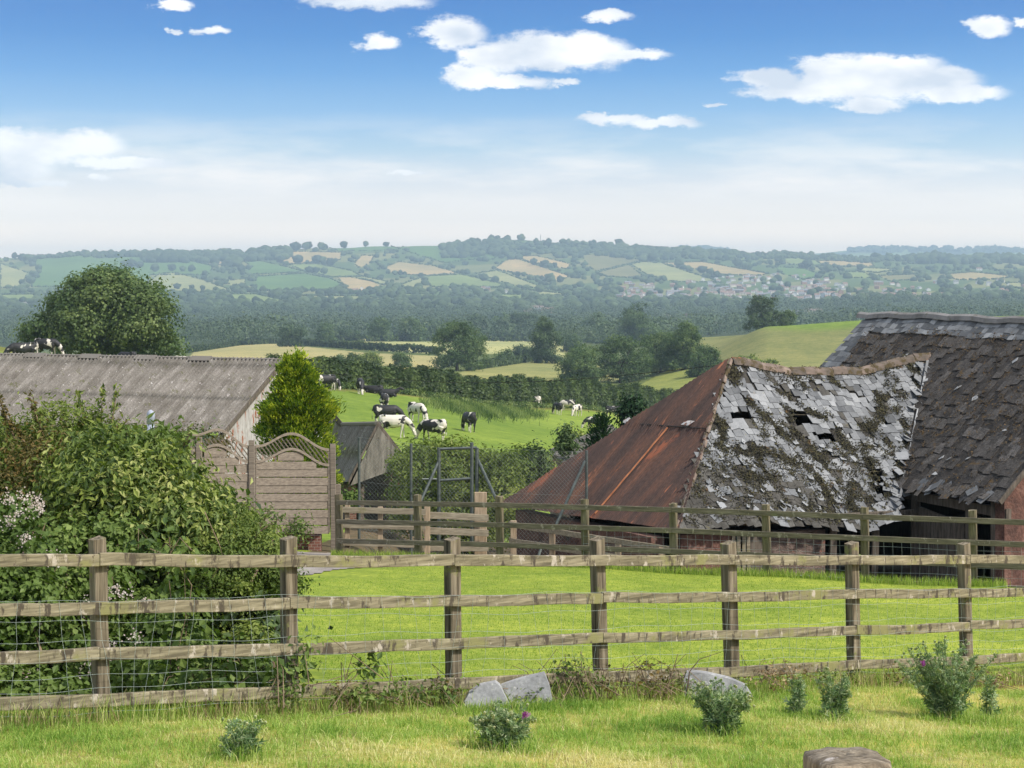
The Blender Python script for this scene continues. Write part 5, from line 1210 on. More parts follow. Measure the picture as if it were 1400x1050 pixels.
# ------------------------------------------------------------------ cows
def cow_mesh(pose):
    mb = MB(); 
    def ell(pts, n=14):   # rings in the y-z plane: (x, zc, ry, rz)
        V = []; k = len(pts)
        for x, zc, ry, rz in pts:
            for j in range(n):
                a_ = j * 2 * math.pi / n; V.append((x, ry * math.cos(a_), zc + rz * math.sin(a_)))
        f = [(i * n + j, i * n + (j + 1) % n, (i + 1) * n + (j + 1) % n, (i + 1) * n + j) for i in range(k - 1) for j in range(n)]
        f3 = [(0, j + 1, j) for j in range(1, n - 1)] + [((k - 1) * n, (k - 1) * n + j, (k - 1) * n + j + 1) for j in range(1, n - 1)]
        mb.add(V, f, f3)
    z0 = -.62 if pose == 'lie' else 0
    ell([(-.93, 1.14 + z0, .10, .12), (-.88, 1.13 + z0, .20, .24), (-.74, 1.10 + z0, .27, .31), (-.45, 1.03 + z0, .31, .36), (-.1, .98 + z0, .36, .41), (.25, 1.0 + z0, .33, .39), (.5, 1.06 + z0, .26, .33), (.68, 1.08 + z0, .19, .26), (.78, 1.08 + z0, .10, .16)])
    mb.box((-.62, 0, 1.36 + z0), (.12, 0, 0), (0, .24, 0), (0, 0, .05))
    if pose != 'lie':
        for sy in (-1, 1):
            w_ = .03 if sy > 0 else -.04
            mb.tube([(.50, .15 * sy, .95), (.50 + w_, .16 * sy, .62), (.50 + w_ * 2, .15 * sy, .42), (.49 + w_ * 3, .15 * sy, .12), (.51 + w_ * 3, .15 * sy, .0)], [.13, .075, .055, .04, .055], 8)
            mb.tube([(-.70, .17 * sy, .98), (-.62, .18 * sy, .70), (-.74 - w_, .17 * sy, .50), (-.70 - w_ * 2, .16 * sy, .14), (-.68 - w_ * 2, .16 * sy, .0)], [.20, .13, .065, .042, .058], 8)
        mb.tube([(-.42, 0, .72), (-.38, 0, .58), (-.36, 0, .54)], [.17, .13, .05], 8)
    else:
        for sy in (-1, 1):
            mb.tube([(.45, .22 * sy, .28), (.75, .24 * sy, .10), (.5, .26 * sy, .06)], [.12, .07, .05], 7); mb.tube([(-.6, .25 * sy, .32), (-.25, .36 * sy, .12), (-.6, .38 * sy, .06)], [.18, .10, .05], 7)
    if pose == 'graze': nk = [(.60, 1.10), (.88, .92), (1.08, .62), (1.16, .42)]; hd = [(1.12, .48), (1.20, .30), (1.27, .12), (1.29, .04)]; er = (1.15, .42)
    elif pose == 'lie': nk = [(.60, .50), (.85, .66), (1.0, .84)]; hd = [(.98, .88), (1.18, .80), (1.38, .70), (1.44, .68)]; er = (1.0, .90)
    else: nk = [(.60, 1.12), (.86, 1.26), (1.04, 1.42)]; hd = [(1.0, 1.45), (1.20, 1.38), (1.42, 1.26), (1.48, 1.22)]; er = (1.03, 1.47)
    mb.tube([(x, 0, z) for x, z in nk], np.linspace(.24, .12, len(nk)), 10); mb.tube([(x, 0, z) for x, z in hd], [.11, .12, .085, .06], 10)
    for sy in (-1, 1): mb.tube([(er[0], .08 * sy, er[1]), (er[0] - .02, .22 * sy, er[1] - .02)], [.05, .03], 6)
    tz = 1.22 + z0; mb.tube([(-.90, 0, tz), (-.98, 0, tz - .2), (-.97, .02, max(tz - .8, .1))], [.035, .02, .03], 6)
    V = np.concatenate(mb.V); me = mesh_np('cow_' + pose, V, [np.concatenate(mb.F4), np.concatenate(mb.F3)], [])
    tmp = bpy.data.objects.new('tmp', me); COL.objects.link(tmp)
    md_ = tmp.modifiers.new('r', 'REMESH'); md_.mode = 'VOXEL'; md_.voxel_size = .03
    s2 = tmp.modifiers.new('s', 'SMOOTH'); s2.iterations = 4; s2.factor = .5
    dg = bpy.context.evaluated_depsgraph_get(); m2 = bpy.data.meshes.new_from_object(tmp.evaluated_get(dg)); m2.name = 'cow_' + pose
    m2.polygons.foreach_set('use_smooth', np.ones(len(m2.polygons), bool)); bpy.data.objects.remove(tmp)
    return m2
def hide(name, thr):
    m = bpy.data.materials.new(name); m.use_nodes = True; t = m.node_tree; b = t.nodes['Principled BSDF']
    c = nd(t, 'ShaderNodeTexCoord'); oi = nd(t, 'ShaderNodeObjectInfo'); ad = nd(t, 'ShaderNodeVectorMath', operation='ADD'); t.links.new(c.outputs['Object'], ad.inputs[0]); t.links.new(mth(t, 'MULTIPLY', oi.outputs['Random'], 31.0), ad.inputs[1])
    n = nd(t, 'ShaderNodeTexNoise', i_Scale=1.9, i_Detail=1.5, i_Distortion=.4); t.links.new(ad.outputs[0], n.inputs['Vector'])
    sp = nd(t, 'ShaderNodeSeparateXYZ'); t.links.new(c.outputs['Object'], sp.inputs[0])
    v = mth(t, 'ADD', n.outputs['Fac'], mth(t, 'MULTIPLY', mth(t, 'SUBTRACT', .66, sp.outputs[2], clamp=True), .55))
    t.links.new(ramp(t, v, [(thr, (.012, .011, .012)), (thr + .02, (.60, .55, .48))]), b.inputs['Base Color']); b.inputs['Roughness'].default_value = .6
    return m
cow_me = {p: cow_mesh(p) for p in ('graze', 'stand', 'lie')}
hides = {'lying': hide('lying_black_hide', .86), 'lyingw': hide('lying_pied_hide', .70), 'black': hide('mostly_black_hide', .62), 'mixed': hide('pied_hide', .52), 'white': hide('mostly_white_hide', .43)}
cow_me['graze'].materials.append(hides['mixed']); cow_me['stand'].materials.append(hides['mixed']); cow_me['lie'].materials.append(hides['mixed'])
cows = [  # x, y of the feet, heading (0 = right, 90 = away), pose, hide, label
 (445, 534, 205, 'stand', 'black', 'black cow with pale legs half behind the golden conifer'),
 (459, 533, -60, 'graze', 'mixed', 'small black and white cow just right of the golden conifer by the hedge'),
 (493, 539, -80, 'graze', 'black', 'black cow with white face grazing towards the viewer by the hedge'),
 (510, 538, 175, 'lie', 'lying', 'dark cow lying down left of a bigger black cow near the hedge'),
 (531, 543, 0, 'lie', 'lying', 'long black cow lying side-on in front of the hedge'),
 (526, 563, 88, 'graze', 'black', 'black cow seen from behind between the lying cow and the pair above the shed'),
 (529, 582, 3, 'graze', 'black', 'black-backed cow side-on just above the small gabled shed'),
 (539, 598, 5, 'graze', 'white', 'mostly white spotted cow grazing to the right beside the small gabled shed'),
 (570, 577, -52, 'graze', 'white', 'white and black cow angled forward right of the shed pair'),
 (592, 604, 150, 'graze', 'mixed', 'black and white cow partly hidden by the laurel bush'),
 (641, 590, 112, 'graze', 'black', 'lone black cow with white hind legs grazing mid-field'),
 (729, 557, 170, 'stand', 'white', 'white-backed cow half sunk in the rushes by the hedge'),
 (762, 567, 115, 'graze', 'black', 'black cow with white legs at the right end of the rushes'),
 (776, 562, 180, 'graze', 'mixed', 'cow with a white face behind the two cows right of the rushes'),
 (789, 569, 240, 'graze', 'white', 'mostly white cow right of the rushes'),
 (838, 570, 0, 'stand', 'black', 'dark cow side-on beside the hedge near the rusty roof'),
 (812, 588, 175, 'graze', 'mixed', 'black and white cow beside the small dark conifer'),
 (64, 484, 0, 'graze', 'mixed', 'tall black and white cow with white rump on the brow at far left'),
 (30, 498, 205, 'graze', 'black', 'black cow grazing leftwards at the far left just above the barn ridge'),
 (173, 495, 150, 'graze', 'black', 'black cow on the brow beneath the huge field tree'),
 (252, 501, 10, 'graze', 'white', 'pale spotted cow behind the right end of the barn ridge'),
]
cw0 = {}
for x, y, hd, pose, hd_m, lab in cows:
    dd = float(hit(x, y, 60)[0])
    if not np.isfinite(dd) or dd > 330: dd = {252: 168, 173: 158, 30: 146}.get(x, 250)
    if x in (252, 173, 30, 64): dd = {252: 168, 173: 154, 30: 128, 64: 150}[x]
    q = G(x, dd); o = bpy.data.objects.new('cow', cow_me[pose]); COL.objects.link(o); o.location = q - Vector((0, 0, .03)); o.rotation_euler = (0, 0, R(hd))
    o.scale = (1, 1, 1) if x != 459 else (.75,) * 3
    o.material_slots[0].link = 'OBJECT'; o.material_slots[0].material = hides[hd_m]; tag(o, lab, 'cow', 'dairy cows grazing the field')
for x, y, hd in ((1108, 441.2, 0), (1116, 441.2, 180)):
    dd = float(hit(x, y, 300)[0]); q = G(x, dd); o = bpy.data.objects.new('cow', cow_me['graze']); COL.objects.link(o); o.location = q; o.rotation_euler = (0, 0, R(hd)); o.material_slots[0].link = 'OBJECT'; o.material_slots[0].material = hides['black']
    tag(o, 'tiny black cow on the crest of the hill left of the big slate roof', 'cow', 'cows on the right-hand hill')

# ------------------------------------------------------------------ middle distance trees
LAB = 'tree in the middle distance'
mid = [  # x, base, top, width, species, label
 (625, 507, 438, 84, 'oak', 'broad oak standing alone left of the paler field track'),
 (747, 497, 434, 42, 'oak_dark', 'upright dark tree with a narrow waist left of the thicket'),
 (397, 474, 444, 40, 'oak_dark', 'round dark tree on the brow of the yellow field'),
 (447, 468, 441, 32, 'oak', 'small round tree in the hedge left of centre behind the yellow field'),
 (519, 467, 433, 36, 'oak', 'round green tree in the second hedge, left of its near twin'),
 (563, 467, 432, 42, 'oak', 'broad green tree in the second hedge, right of its near twin'),
 (873, 475, 411, 60, 'oak', 'tall loose-crowned oak above the thicket left of the rusty roof'),
 (816, 462, 426, 38, 'ash', 'brownish round tree left of the tall oak'),
 (905, 465, 436, 40, 'oak', 'rounded tree just right of the tall oak'),
 (962, 458, 436, 44, 'oak', 'low broad tree where the right hill begins'),
 (937, 505, 441, 66, 'oak', 'bushy green tree at the left foot of the right hill'),
 (1040, 452, 407, 50, 'oak_dark', 'dark dense tree on the crest of the right hill'),
 (1075, 448, 425, 26, 'oak', 'small tree right of the dark dense crest tree'),
 (792, 522, 474, 70, 'oak', 'left rounded lobe of trees in the valley thicket'),
 (848, 524, 458, 112, 'oak', 'broad middle clump of the valley thicket'),
 (903, 510, 452, 84, 'oak', 'right-hand clump of the valley thicket'),
 (965, 514, 474, 60, 'oak', 'low bush mass between the thicket and the rusty roof tip'),
 (780, 482, 456, 34, 'oak_dark', 'dark low tree left of the thicket in the second hedge'),
 (828, 470, 440, 44, 'oak_dark', 'dark tree behind the left side of the thicket'),
 (716, 487, 470, 36, 'oak_dark', 'low dark bush beside the narrow-waisted tree'),
 (690, 495, 478, 30, 'oak', 'green bush left of the narrow-waisted tree'),
 (650, 463, 432, 46, 'oak_dark', 'dark tree behind the lone oak, on its right'),
 (690, 462, 430, 36, 'oak', 'green tree in the hedge row over the lone oak'),
 (715, 462, 427, 44, 'oak_dark', 'dark tree in the hedge row right of the lone oak'),
 (600, 462, 438, 40, 'oak_dark', 'dark tree in the hedge row left of the lone oak'),
 (475, 466, 449, 34, 'oak_dark', 'low bushy tree between the small round tree and the two twins'),
 (345, 466, 450, 34, 'oak_dark', 'low dark tree beyond the brow of the yellow field'),
 (549, 502, 483, 30, 'oak', 'round bush below the yellow field, just over the long hedge'),
 (505, 504, 482, 40, 'bush', 'pale round bush over the long hedge left of the round bush'),
 (465, 503, 487, 12, 'oak', 'small thin bush over the long hedge'),
 (482, 503, 482, 20, 'ash', 'sparse twiggy bush over the long hedge'),
 (1022, 507, 487, 46, 'bush', 'low green bush showing over the slate ridge at its left end'),
 (1052, 507, 492, 30, 'bush', 'lower green bush showing over the slate ridge'),
]
for x, y0_, y1, wpx, lm, lab in mid:
    dd = float(hit(x, y0_, 320)[0]); 
    if not np.isfinite(dd): continue
    if x in (1040, 1075): dd = 660
    sc0 = dd / F; nl = int(max(90, min(800, wpx * (y0_ - y1) / 5)))
    big_tree('broadleaf_tree' if y0_ - y1 > 26 else 'round_bush', lab, x, y0_ + 1, y1, wpx * 1.05, dd, lm, None, nl, 26, 3.0 * sc0, 2.2 * sc0, 'tree' if y0_ - y1 > 26 else 'bush', 'trees beyond the cow field')
# hedges dividing the middle fields
def pxline(pts, dmin=330, n=40):
    xs = np.interp(np.linspace(0, 1, n), np.linspace(0, 1, len(pts)), [p[0] for p in pts]); ys = np.interp(np.linspace(0, 1, n), np.linspace(0, 1, len(pts)), [p[1] for p in pts])
    dd = hit(xs, ys, dmin); k = np.isfinite(dd); return [((x - 700) / F * d_, d_) for x, d_ in zip(xs[k], dd[k])]
for pts, h_, lab in (([(405, 472), (450, 475), (520, 480), (600, 485)], 3.5, 'dark hedge between the yellow field and the pale field above it'), ([(255, 483), (330, 472), (390, 469)], 3, 'low hedge along the top of the yellow field'),
                     ([(440, 467), (520, 467), (610, 466), (700, 467)], 4, 'hedge under the two twin trees'), ([(690, 467), (760, 467), (850, 470)], 4, 'pale green hedge right of the lone oak'), ([(640, 507), (690, 500), (740, 492)], 2.5, 'short hedge beside the tan track'),
                     ([(430, 460), (520, 459), (640, 458), (740, 458)], 9, 'bushy hedge along the top of the far pale field'), ([(960, 456), (1020, 450)], 2, 'hedge at the left brow of the right hill')):
    hedge('dividing_hedge', lab, pxline(pts), h_, 5, 7000, 1.6, 'hedge' if h_ < 9 else 'oak_dark', group='hedges between the middle fields')

# ------------------------------------------------------------------ far woods, hedgerow trees and town
def blob_mesh(seed, sub=1, flat=1.0):
    import bmesh
    bm = bmesh.new(); bmesh.ops.create_icosphere(bm, subdivisions=sub, radius=.5)
    for v in bm.verts:
        n = mnoise.noise(v.co * 3.1 + Vector((seed * 7.3, 0, 0))); v.co *= 1 + .38 * n; v.co.z *= flat; v.co.z += .42
    V = np.array([v.co[:] for v in bm.verts]); f = np.array([[v.index for v in fc.verts] for fc in bm.faces]); bm.free(); return V, f
BL = [blob_mesh(i, 2) for i in range(6)]
far_leaf = mat('far_tree_foliage', [(.25, (.020, .036, .014)), (.5, (.045, .072, .025)), (.75, (.085, .12, .040))], .35, tonemix=.45, bump=1.0, bdist=1.2, detail=4, rnd=False)
def scatter(name, label, X, Y, size, kindtag='stuff'):
    Vs, Fs, Ts = [], [], []; n0 = 0; which = rng.integers(0, 6, len(X)); Z = GZ(X, Y)
    for k in range(6):
        m = which == k; n = m.sum()
        if not n: continue
        V, f = BL[k]; sz = size[m][:, None, None]; a_ = rng.uniform(0, 6.28, n); ca, sa = np.cos(a_)[:, None], np.sin(a_)[:, None]
        asp = np.stack([rng.uniform(.9, 1.4, n), rng.uniform(.9, 1.4, n), rng.uniform(.7, 1.05, n)], -1)[:, None]
        W = V[None] * asp; x = W[..., 0] * ca - W[..., 1] * sa; y = W[..., 0] * sa + W[..., 1] * ca
        W = np.stack([x, y, W[..., 2]], -1) * sz + np.stack([X[m], Y[m], Z[m] - size[m] * .06], -1)[:, None]
        Vs.append(W.reshape(-1, 3)); Fs.append((f[None] + np.arange(n)[:, None, None] * len(V)).reshape(-1, 3) + n0); Ts.append(np.repeat(rng.random(n), len(f))); n0 += n * len(V)
    o = put(name, np.concatenate(Vs), np.concatenate(Fs), far_leaf, None, (float(X.mean()), float(Y.mean()), float(Z.mean())), tone=np.concatenate(Ts), smooth=True)
    return tag(o, label, 'woodland', None, kindtag)
TOWN = [[(840, 402), (850, 388), (930, 388), (1000, 378), (1090, 374), (1180, 395), (1185, 412), (1060, 414), (930, 408), (845, 411)], [(1195, 386), (1285, 384), (1290, 410), (1200, 412)], [(1300, 384), (1400, 386), (1400, 404), (1310, 402)],
        [(715, 424), (760, 424), (762, 430), (718, 430)], [(473, 396), (505, 396), (505, 402), (473, 402)], [(898, 434), (940, 434), (940, 442), (900, 442)], [(660, 396), (700, 396), (700, 402), (665, 402)], [(1338, 362), (1350, 362), (1350, 370), (1338, 370)], [(25, 415), (45, 415), (45, 424), (25, 424)], [(1020, 436), (1150, 436), (1150, 428), (1030, 430)]]
N_ = 15000; sx = rng.uniform(-80, 1480, N_); sy = 326 + 150 * rng.random(N_) ** .9; dd = hit(sx, sy, 900); k = np.isfinite(dd) & (dd > 1120) & (dd < 7200); sx, sy, dd = sx[k], sy[k], dd[k]
_, ty = field_type(sx, HOR - F * GZ((sx - 700) / F * dd, dd) / dd, dd); k = ty == 0
_, t2 = field_type(sx, HOR - F * GZ((sx - 700) / F * dd, dd) / dd - 1.2, dd); k &= (t2 == 0)
intown = np.zeros(len(sx), bool)
for pl in TOWN: intown |= inpoly(sx, sy, pl)
k &= ~(intown & (rng.random(len(sx)) < .86)); patch = np.sin(sx / 31 + sy / 2.3) + np.sin(sx / 12 - sy / 3.7) ; k &= (dd > 2600) | (rng.random(len(sx)) < .62); k &= (sy > 398) | (rng.random(len(sx)) < np.clip(.34 + .33 * patch, .10, .9))
clear = (np.abs(sx - 500) < 100) & (sy < 342); k &= ~(clear & (rng.random(len(sx)) < .9))
sx, dd = sx[k], dd[k]; X = (sx - 700) / F * dd; sz = rng.uniform(8, 15, len(X)) * (1 + .25 * (dd < 2600))
ridge_w = ((sx > 195) & (sx < 395) | (sx > 605) & (sx < 900)) & (dd > 5000); sz[ridge_w] *= 1.35
def leafwood(name, label, X, Y, size, lm, per=130, q=.11):
    n = len(X); Z = GZ(X, Y); d = unit(rng.normal(size=(n, per, 3))); d[..., 2] = np.abs(d[..., 2]) * 1.1 - .12; asp = rng.uniform(.8, 1.25, (n, 1, 1))
    lob = 1 + .22 * np.sin(d[..., :1] * 5 + rng.uniform(0, 6, (n, 1, 1))) * np.sin(d[..., 1:2] * 5 + 2)
    C = np.stack([X, Y, Z + size * .30], -1)[:, None] + d * lob * size[:, None, None] * np.array([.56, .56, .55]) * asp; N = unit(d + rng.normal(0, .3, d.shape)).reshape(-1, 3); C = C.reshape(-1, 3)
    tn = np.clip(np.repeat(rng.uniform(.1, .9, n), per) * .7 + .15 + rng.normal(0, .15, n * per), 0, 1); V, f, t_ = quad_geo(C, N, np.repeat(size, per) * q * rng.uniform(.6, 1.4, n * per), tn)
    return tag(put(name, V, f, LM[lm], None, (float(X.mean()), float(Y.mean()), float(Z.mean())), tone=t_), label, 'woodland', None, 'stuff')
nr_ = dd < 2600; leafwood('valley_woodland', 'dark woods covering the near valley floor', X[nr_], dd[nr_], sz[nr_] * 1.05, 'valley')
scatter('hillside_woodland', 'woods and copses over the facing hillside', X[dd >= 2700], dd[dd >= 2700], sz[dd >= 2700])
# dense wood on the ridge at the left, and the long treed ridge line
def ridge_row(x0, x1, n, s0, s1, dd0=5350, spread=220):
    x = rng.uniform(x0, x1, n); d_ = dd0 + rng.uniform(-spread, spread * .4, n); return (x - 700) / F * d_, d_, rng.uniform(s0, s1, n)
a_ = [ridge_row(195, 396, 330, 17, 25), ridge_row(28, 118, 60, 10, 15, 5450, 60), ridge_row(115, 200, 70, 10, 20, 5450, 90), ridge_row(606, 700, 170, 14, 24), ridge_row(700, 830, 140, 10, 17), ridge_row(830, 960, 240, 13, 22), ridge_row(960, 1190, 260, 9, 16), ridge_row(1240, 1400, 240, 16, 28, 5250), ridge_row(1180, 1240, 60, 10, 16), ridge_row(840, 1000, 120, 14, 20, 5300)]
X, Y, sz = (np.concatenate([q[i] for q in a_]) for i in range(3)); scatter('ridge_woodland', 'belt of trees along the top of the far ridge', X, Y, sz)
a_ = [ridge_row(1160, 1400, 260, 14, 26, 9900, 400), ridge_row(930, 1000, 80, 14, 26, 9900, 300)]
X, Y, sz = (np.concatenate([q[i] for q in a_]) for i in range(3)); scatter('horizon_woodland', 'faint trees on the farthest pale hills', X, Y, sz)
# field-edge hedgerows
Xh, Yh = [], []
for _, poly in FIELDS:
    for (xa, ya), (xb, yb) in zip(poly, poly[1:] + poly[:1]):
        n = max(2, int(math.hypot(xb - xa, yb - ya) / 1.7)); f = np.linspace(0, 1, n)[:-1]; xs = xa + (xb - xa) * f; ys = ya + (yb - ya) * f + .4
        dd = hit(xs, ys, 2200); k = np.isfinite(dd) & (dd < 6400) & (rng.random(len(xs)) < .8); Xh.append(((xs - 700) / F * dd)[k]); Yh.append(dd[k])
Xh, Yh = np.concatenate(Xh), np.concatenate(Yh)
h_ = scatter('far_hedgerows', 'thin hedgerows edging the patchwork fields across the valley', Xh, Yh, rng.uniform(3.0, 5.5, len(Xh)))
# single hedgerow trees that stand clear
protos = []
for i in range(5):
    V, f = blob_mesh(i + 20, 3); 
    for k_ in range(len(V)): V[k_] *= 1 + .12 * mnoise.noise(Vector(V[k_]) * 9)
    V = V * np.array([1.1, 1.1, .95]) + np.array([0, 0, .12]); 
    mb = MB(); mb.tube([(0, 0, -.1), (0, 0, .35)], [.04, .03], 5); T = np.concatenate(mb.V); 
    me = mesh_np('lone_tree', V, f, far_leaf, tone=np.full(len(f), rng.random()), smooth=True); mt = mesh_np('lone_trunk', T, [np.concatenate(mb.F4)], bark)
    protos.append((me, mt))
lone = [(404, 342, 11), (418, 341, 9), (422, 340, 9), (439, 341, 9), (445, 341, 6), (470, 339, 9), (500, 337, 7), (528, 337, 6), (556, 336, 5), (383, 360, 9), (407, 360, 11), (420, 361, 5), (433, 360, 11), (440, 360, 9), (423, 373, 8), (432, 373, 8), (443, 374, 8), (452, 363, 10), (8, 352, 6),
        (672, 332, 9), (680, 331, 8), (738, 328, 6), (748, 327, 9), (771, 328, 5), (781, 328, 5), (810, 331, 7), (825, 332, 9), (846, 335, 8), (540, 376, 6), (547, 376, 6), (553, 376, 5), (661, 383, 9), (708, 378, 7), (716, 378, 6), (730, 362, 8), (745, 365, 9), (752, 368, 8), (758, 366, 7), (752, 384, 10), (766, 386, 8),
        (892, 358, 11), (928, 365, 11), (960, 373, 9), (971, 376, 9), (980, 380, 8), (890, 382, 7), (907, 385, 8), (1008, 364, 11), (1020, 368, 9), (1104, 367, 11), (1096, 366, 7), (1133, 372, 10), (1176, 369, 8), (1215, 354, 8), (1227, 357, 8), (1197, 352, 9), (1163, 350, 7), (1130, 363, 5), (1290, 352, 9), (242, 395, 7), (277, 397, 7), (295, 398, 6), (262, 395, 6), (170, 365, 9), (180, 366, 10), (190, 366, 8), (212, 371, 10), (235, 370, 9), (250, 371, 7), (262, 371, 8), (280, 378, 8), (425, 410, 8), (452, 407, 7), (738, 400, 10), (740, 392, 7), (575, 378, 5), (628, 398, 6),
        (310, 368, 12), (322, 366, 14), (330, 372, 9), (45, 362, 9), (53, 370, 8), (30, 356, 9), (38, 358, 10), (20, 353, 7), (30, 390, 8), (42, 388, 9)]
for i, (x, y, s_) in enumerate(lone):
    dd = float(hit(x, y + .6, 2200)[0])
    if not np.isfinite(dd) or dd > 6000: dd = 5350
    q = G(x, dd); me, mt = protos[i % 5]; H = s_ * dd / F * 1.15
    sky_ = dd > 5100
    lab = 'small round tree standing up on the skyline of the far ridge' if sky_ else 'small round dark tree in a hedgerow on the facing hillside'
    o = bpy.data.objects.new('hedgerow_tree', None); COL.objects.link(o); o.location = q; o.rotation_euler = (0, 0, random.uniform(0, 6)); o.scale = (H * random.uniform(.85, 1.15), H * random.uniform(.85, 1.15), H)
    tag(o, lab, 'tree', 'skyline trees on the far ridge' if sky_ else 'hedgerow trees across the valley')
    c1 = bpy.data.objects.new('crown', me); c2 = bpy.data.objects.new('trunk', mt)
    for c_ in (c1, c2): COL.objects.link(c_); c_.parent = o
# radio mast
q = G(739, 5400); mb = MB(); H = 30; w_ = 1.1
for sx_, sy_ in ((-1, -1), (1, -1), (1, 1), (-1, 1)): mb.tube([(q.x + sx_ * w_, q.y + sy_ * w_, q.z), (q.x + sx_ * .3, q.y + sy_ * .3, q.z + H)], .22, 4)
for k in range(9):
    f0, f1 = k / 9, (k + 1) / 9; a0, a1 = w_ + (.3 - w_) * f0, w_ + (.3 - w_) * f1
    for s_ in (-1, 1): mb.tube([(q.x - a0 * s_, q.y - a0, q.z + H * f0), (q.x + a1 * s_, q.y - a1, q.z + H * f1)], .15, 3)
for k in (.6, .8): mb.tube([(q.x, q.y - .5, q.z + H * k - 1), (q.x, q.y - .5, q.z + H * k + 1)], 1.0, 8)
tag(mb.build('radio_mast', tube_m, loc=q), 'thin lattice radio mast on the highest point of the ridge', 'mast')
# houses
def house_mesh(wall_c, roof_c, L_, W_, H_, Rf):
    V = [(-L_, -W_, -1), (L_, -W_, -1), (L_, W_, -1), (-L_, W_, -1), (-L_, -W_, H_), (L_, -W_, H_), (L_, W_, H_), (-L_, W_, H_), (-L_, 0, H_ + Rf), (L_, 0, H_ + Rf)]
    o_ = .35; V += [(-L_ - o_, -W_ - o_, H_ - .25), (L_ + o_, -W_ - o_, H_ - .25), (L_ + o_, 0, H_ + Rf + .15), (-L_ - o_, 0, H_ + Rf + .15), (L_ + o_, W_ + o_, H_ - .25), (-L_ - o_, W_ + o_, H_ - .25)]
    c0 = len(V); V += [(L_ * .55 + a_, b_, z_) for z_ in (H_ + Rf - .8, H_ + Rf + 1.2) for a_, b_ in ((-.4, -.3), (.4, -.3), (.4, .3), (-.4, .3))]
    f4 = [(0, 1, 5, 4), (1, 2, 6, 5), (2, 3, 7, 6), (3, 0, 4, 7), (10, 11, 12, 13), (13, 12, 14, 15), (c0, c0 + 1, c0 + 5, c0 + 4), (c0 + 1, c0 + 2, c0 + 6, c0 + 5), (c0 + 2, c0 + 3, c0 + 7, c0 + 6), (c0 + 3, c0, c0 + 4, c0 + 7), (c0 + 4, c0 + 5, c0 + 6, c0 + 7)]
    mi_ = [0, 0, 0, 0, 1, 1] + [2] * 5
    for wx in np.linspace(-L_ * .6, L_ * .6, 3):      # window panes set just proud of the long fronts
        for wz in ([1.0, 3.6] if H_ > 4 else [1.0]):
            for sd in (-1, 1):
                k0 = len(V); y_ = sd * (W_ + .03); V += [(wx - .6, y_, wz), (wx + .6, y_, wz), (wx + .6, y_, wz + 1.2), (wx - .6, y_, wz + 1.2)]; f4.append((k0, k0 + 1, k0 + 2, k0 + 3)); mi_.append(3)
    f3 = [(4, 8, 7), (5, 6, 9)]; mi_ += [0, 0]
    return mesh_np('house', V, [np.array(f4), np.array(f3)], [wall_c, roof_c, brick, dark_in], midx=mi_)
def flatm(n, c): return mat(n, [(.3, tuple(x * .85 for x in c)), (.7, tuple(min(1, x * 1.1) for x in c))], .6, bump=0)
wl = [flatm('white_render', (.72, .70, .66)), flatm('cream_render', (.55, .50, .42)), flatm('pink_brick_wall', (.36, .22, .17))]
rl_ = [flatm('brown_tile_roof', (.24, .18, .16)), flatm('grey_slate_roof', (.24, .24, .25)), flatm('red_tile_roof', (.28, .18, .14))]
hm_ = [house_mesh(wl[i % 3 if i < 6 else 0], rl_[(i * 2 + i // 3) % 3], *s_) for i, s_ in enumerate([(6, 3.8, 5, 2.4), (4.5, 4, 5, 2.4), (9, 4, 5, 2.2), (6, 4, 2.8, 2.4), (12, 4.2, 5, 2.2), (5, 3.6, 5.2, 2.6), (7, 4, 5, 2.5), (4.5, 3.8, 5, 2.6)])]
quota = [225, 28, 14, 10, 4, 5, 4, 1, 2, 6]
lab_t = ['pale house among the rows of the far town', 'white house in the scattered far suburb at the right', 'white house at the far right edge of the valley', 'pale house in the hamlet low in the valley centre', 'white farmhouse on the lower hillside left of centre', 'white gabled house behind the tall oak', 'pale building at the foot of the pale field', 'white house high in the woods at the right', 'pale house behind the huge field tree', 'long pale roof beyond the right hill']
for pl, qn, lb in zip(TOWN, quota, lab_t):
    pa_ = np.array(pl, float); cnt = 0; tries = 0
    if qn > 100: sxs = None
    while cnt < qn and tries < 3000:
        tries += 1; x = random.uniform(*pa_[:, 0][[pa_[:, 0].argmin(), pa_[:, 0].argmax()]]); y = random.uniform(pa_[:, 1].min(), pa_[:, 1].max())
        if qn > 20: y = round(y / 2.6) * 2.6 + random.uniform(-.5, .5) + .010 * (x - 1000)
        if not inpoly(np.array([x]), np.array([y]), pl)[0]: continue
        dd = float(hit(x, y, 1200)[0]); 
        if not np.isfinite(dd): continue
        o = bpy.data.objects.new('house', hm_[rng.integers(0, 8)]); COL.objects.link(o); o.location = G(x, dd); o.rotation_euler = (0, 0, random.choice([0, 0, .3, -.35, 1.57, .9]) + random.uniform(-.1, .1)); sc1 = random.uniform(.62, 1.0); o.scale = (sc1,) * 3
        tag(o, lb, 'house', lb.replace('house', 'houses')); cnt += 1
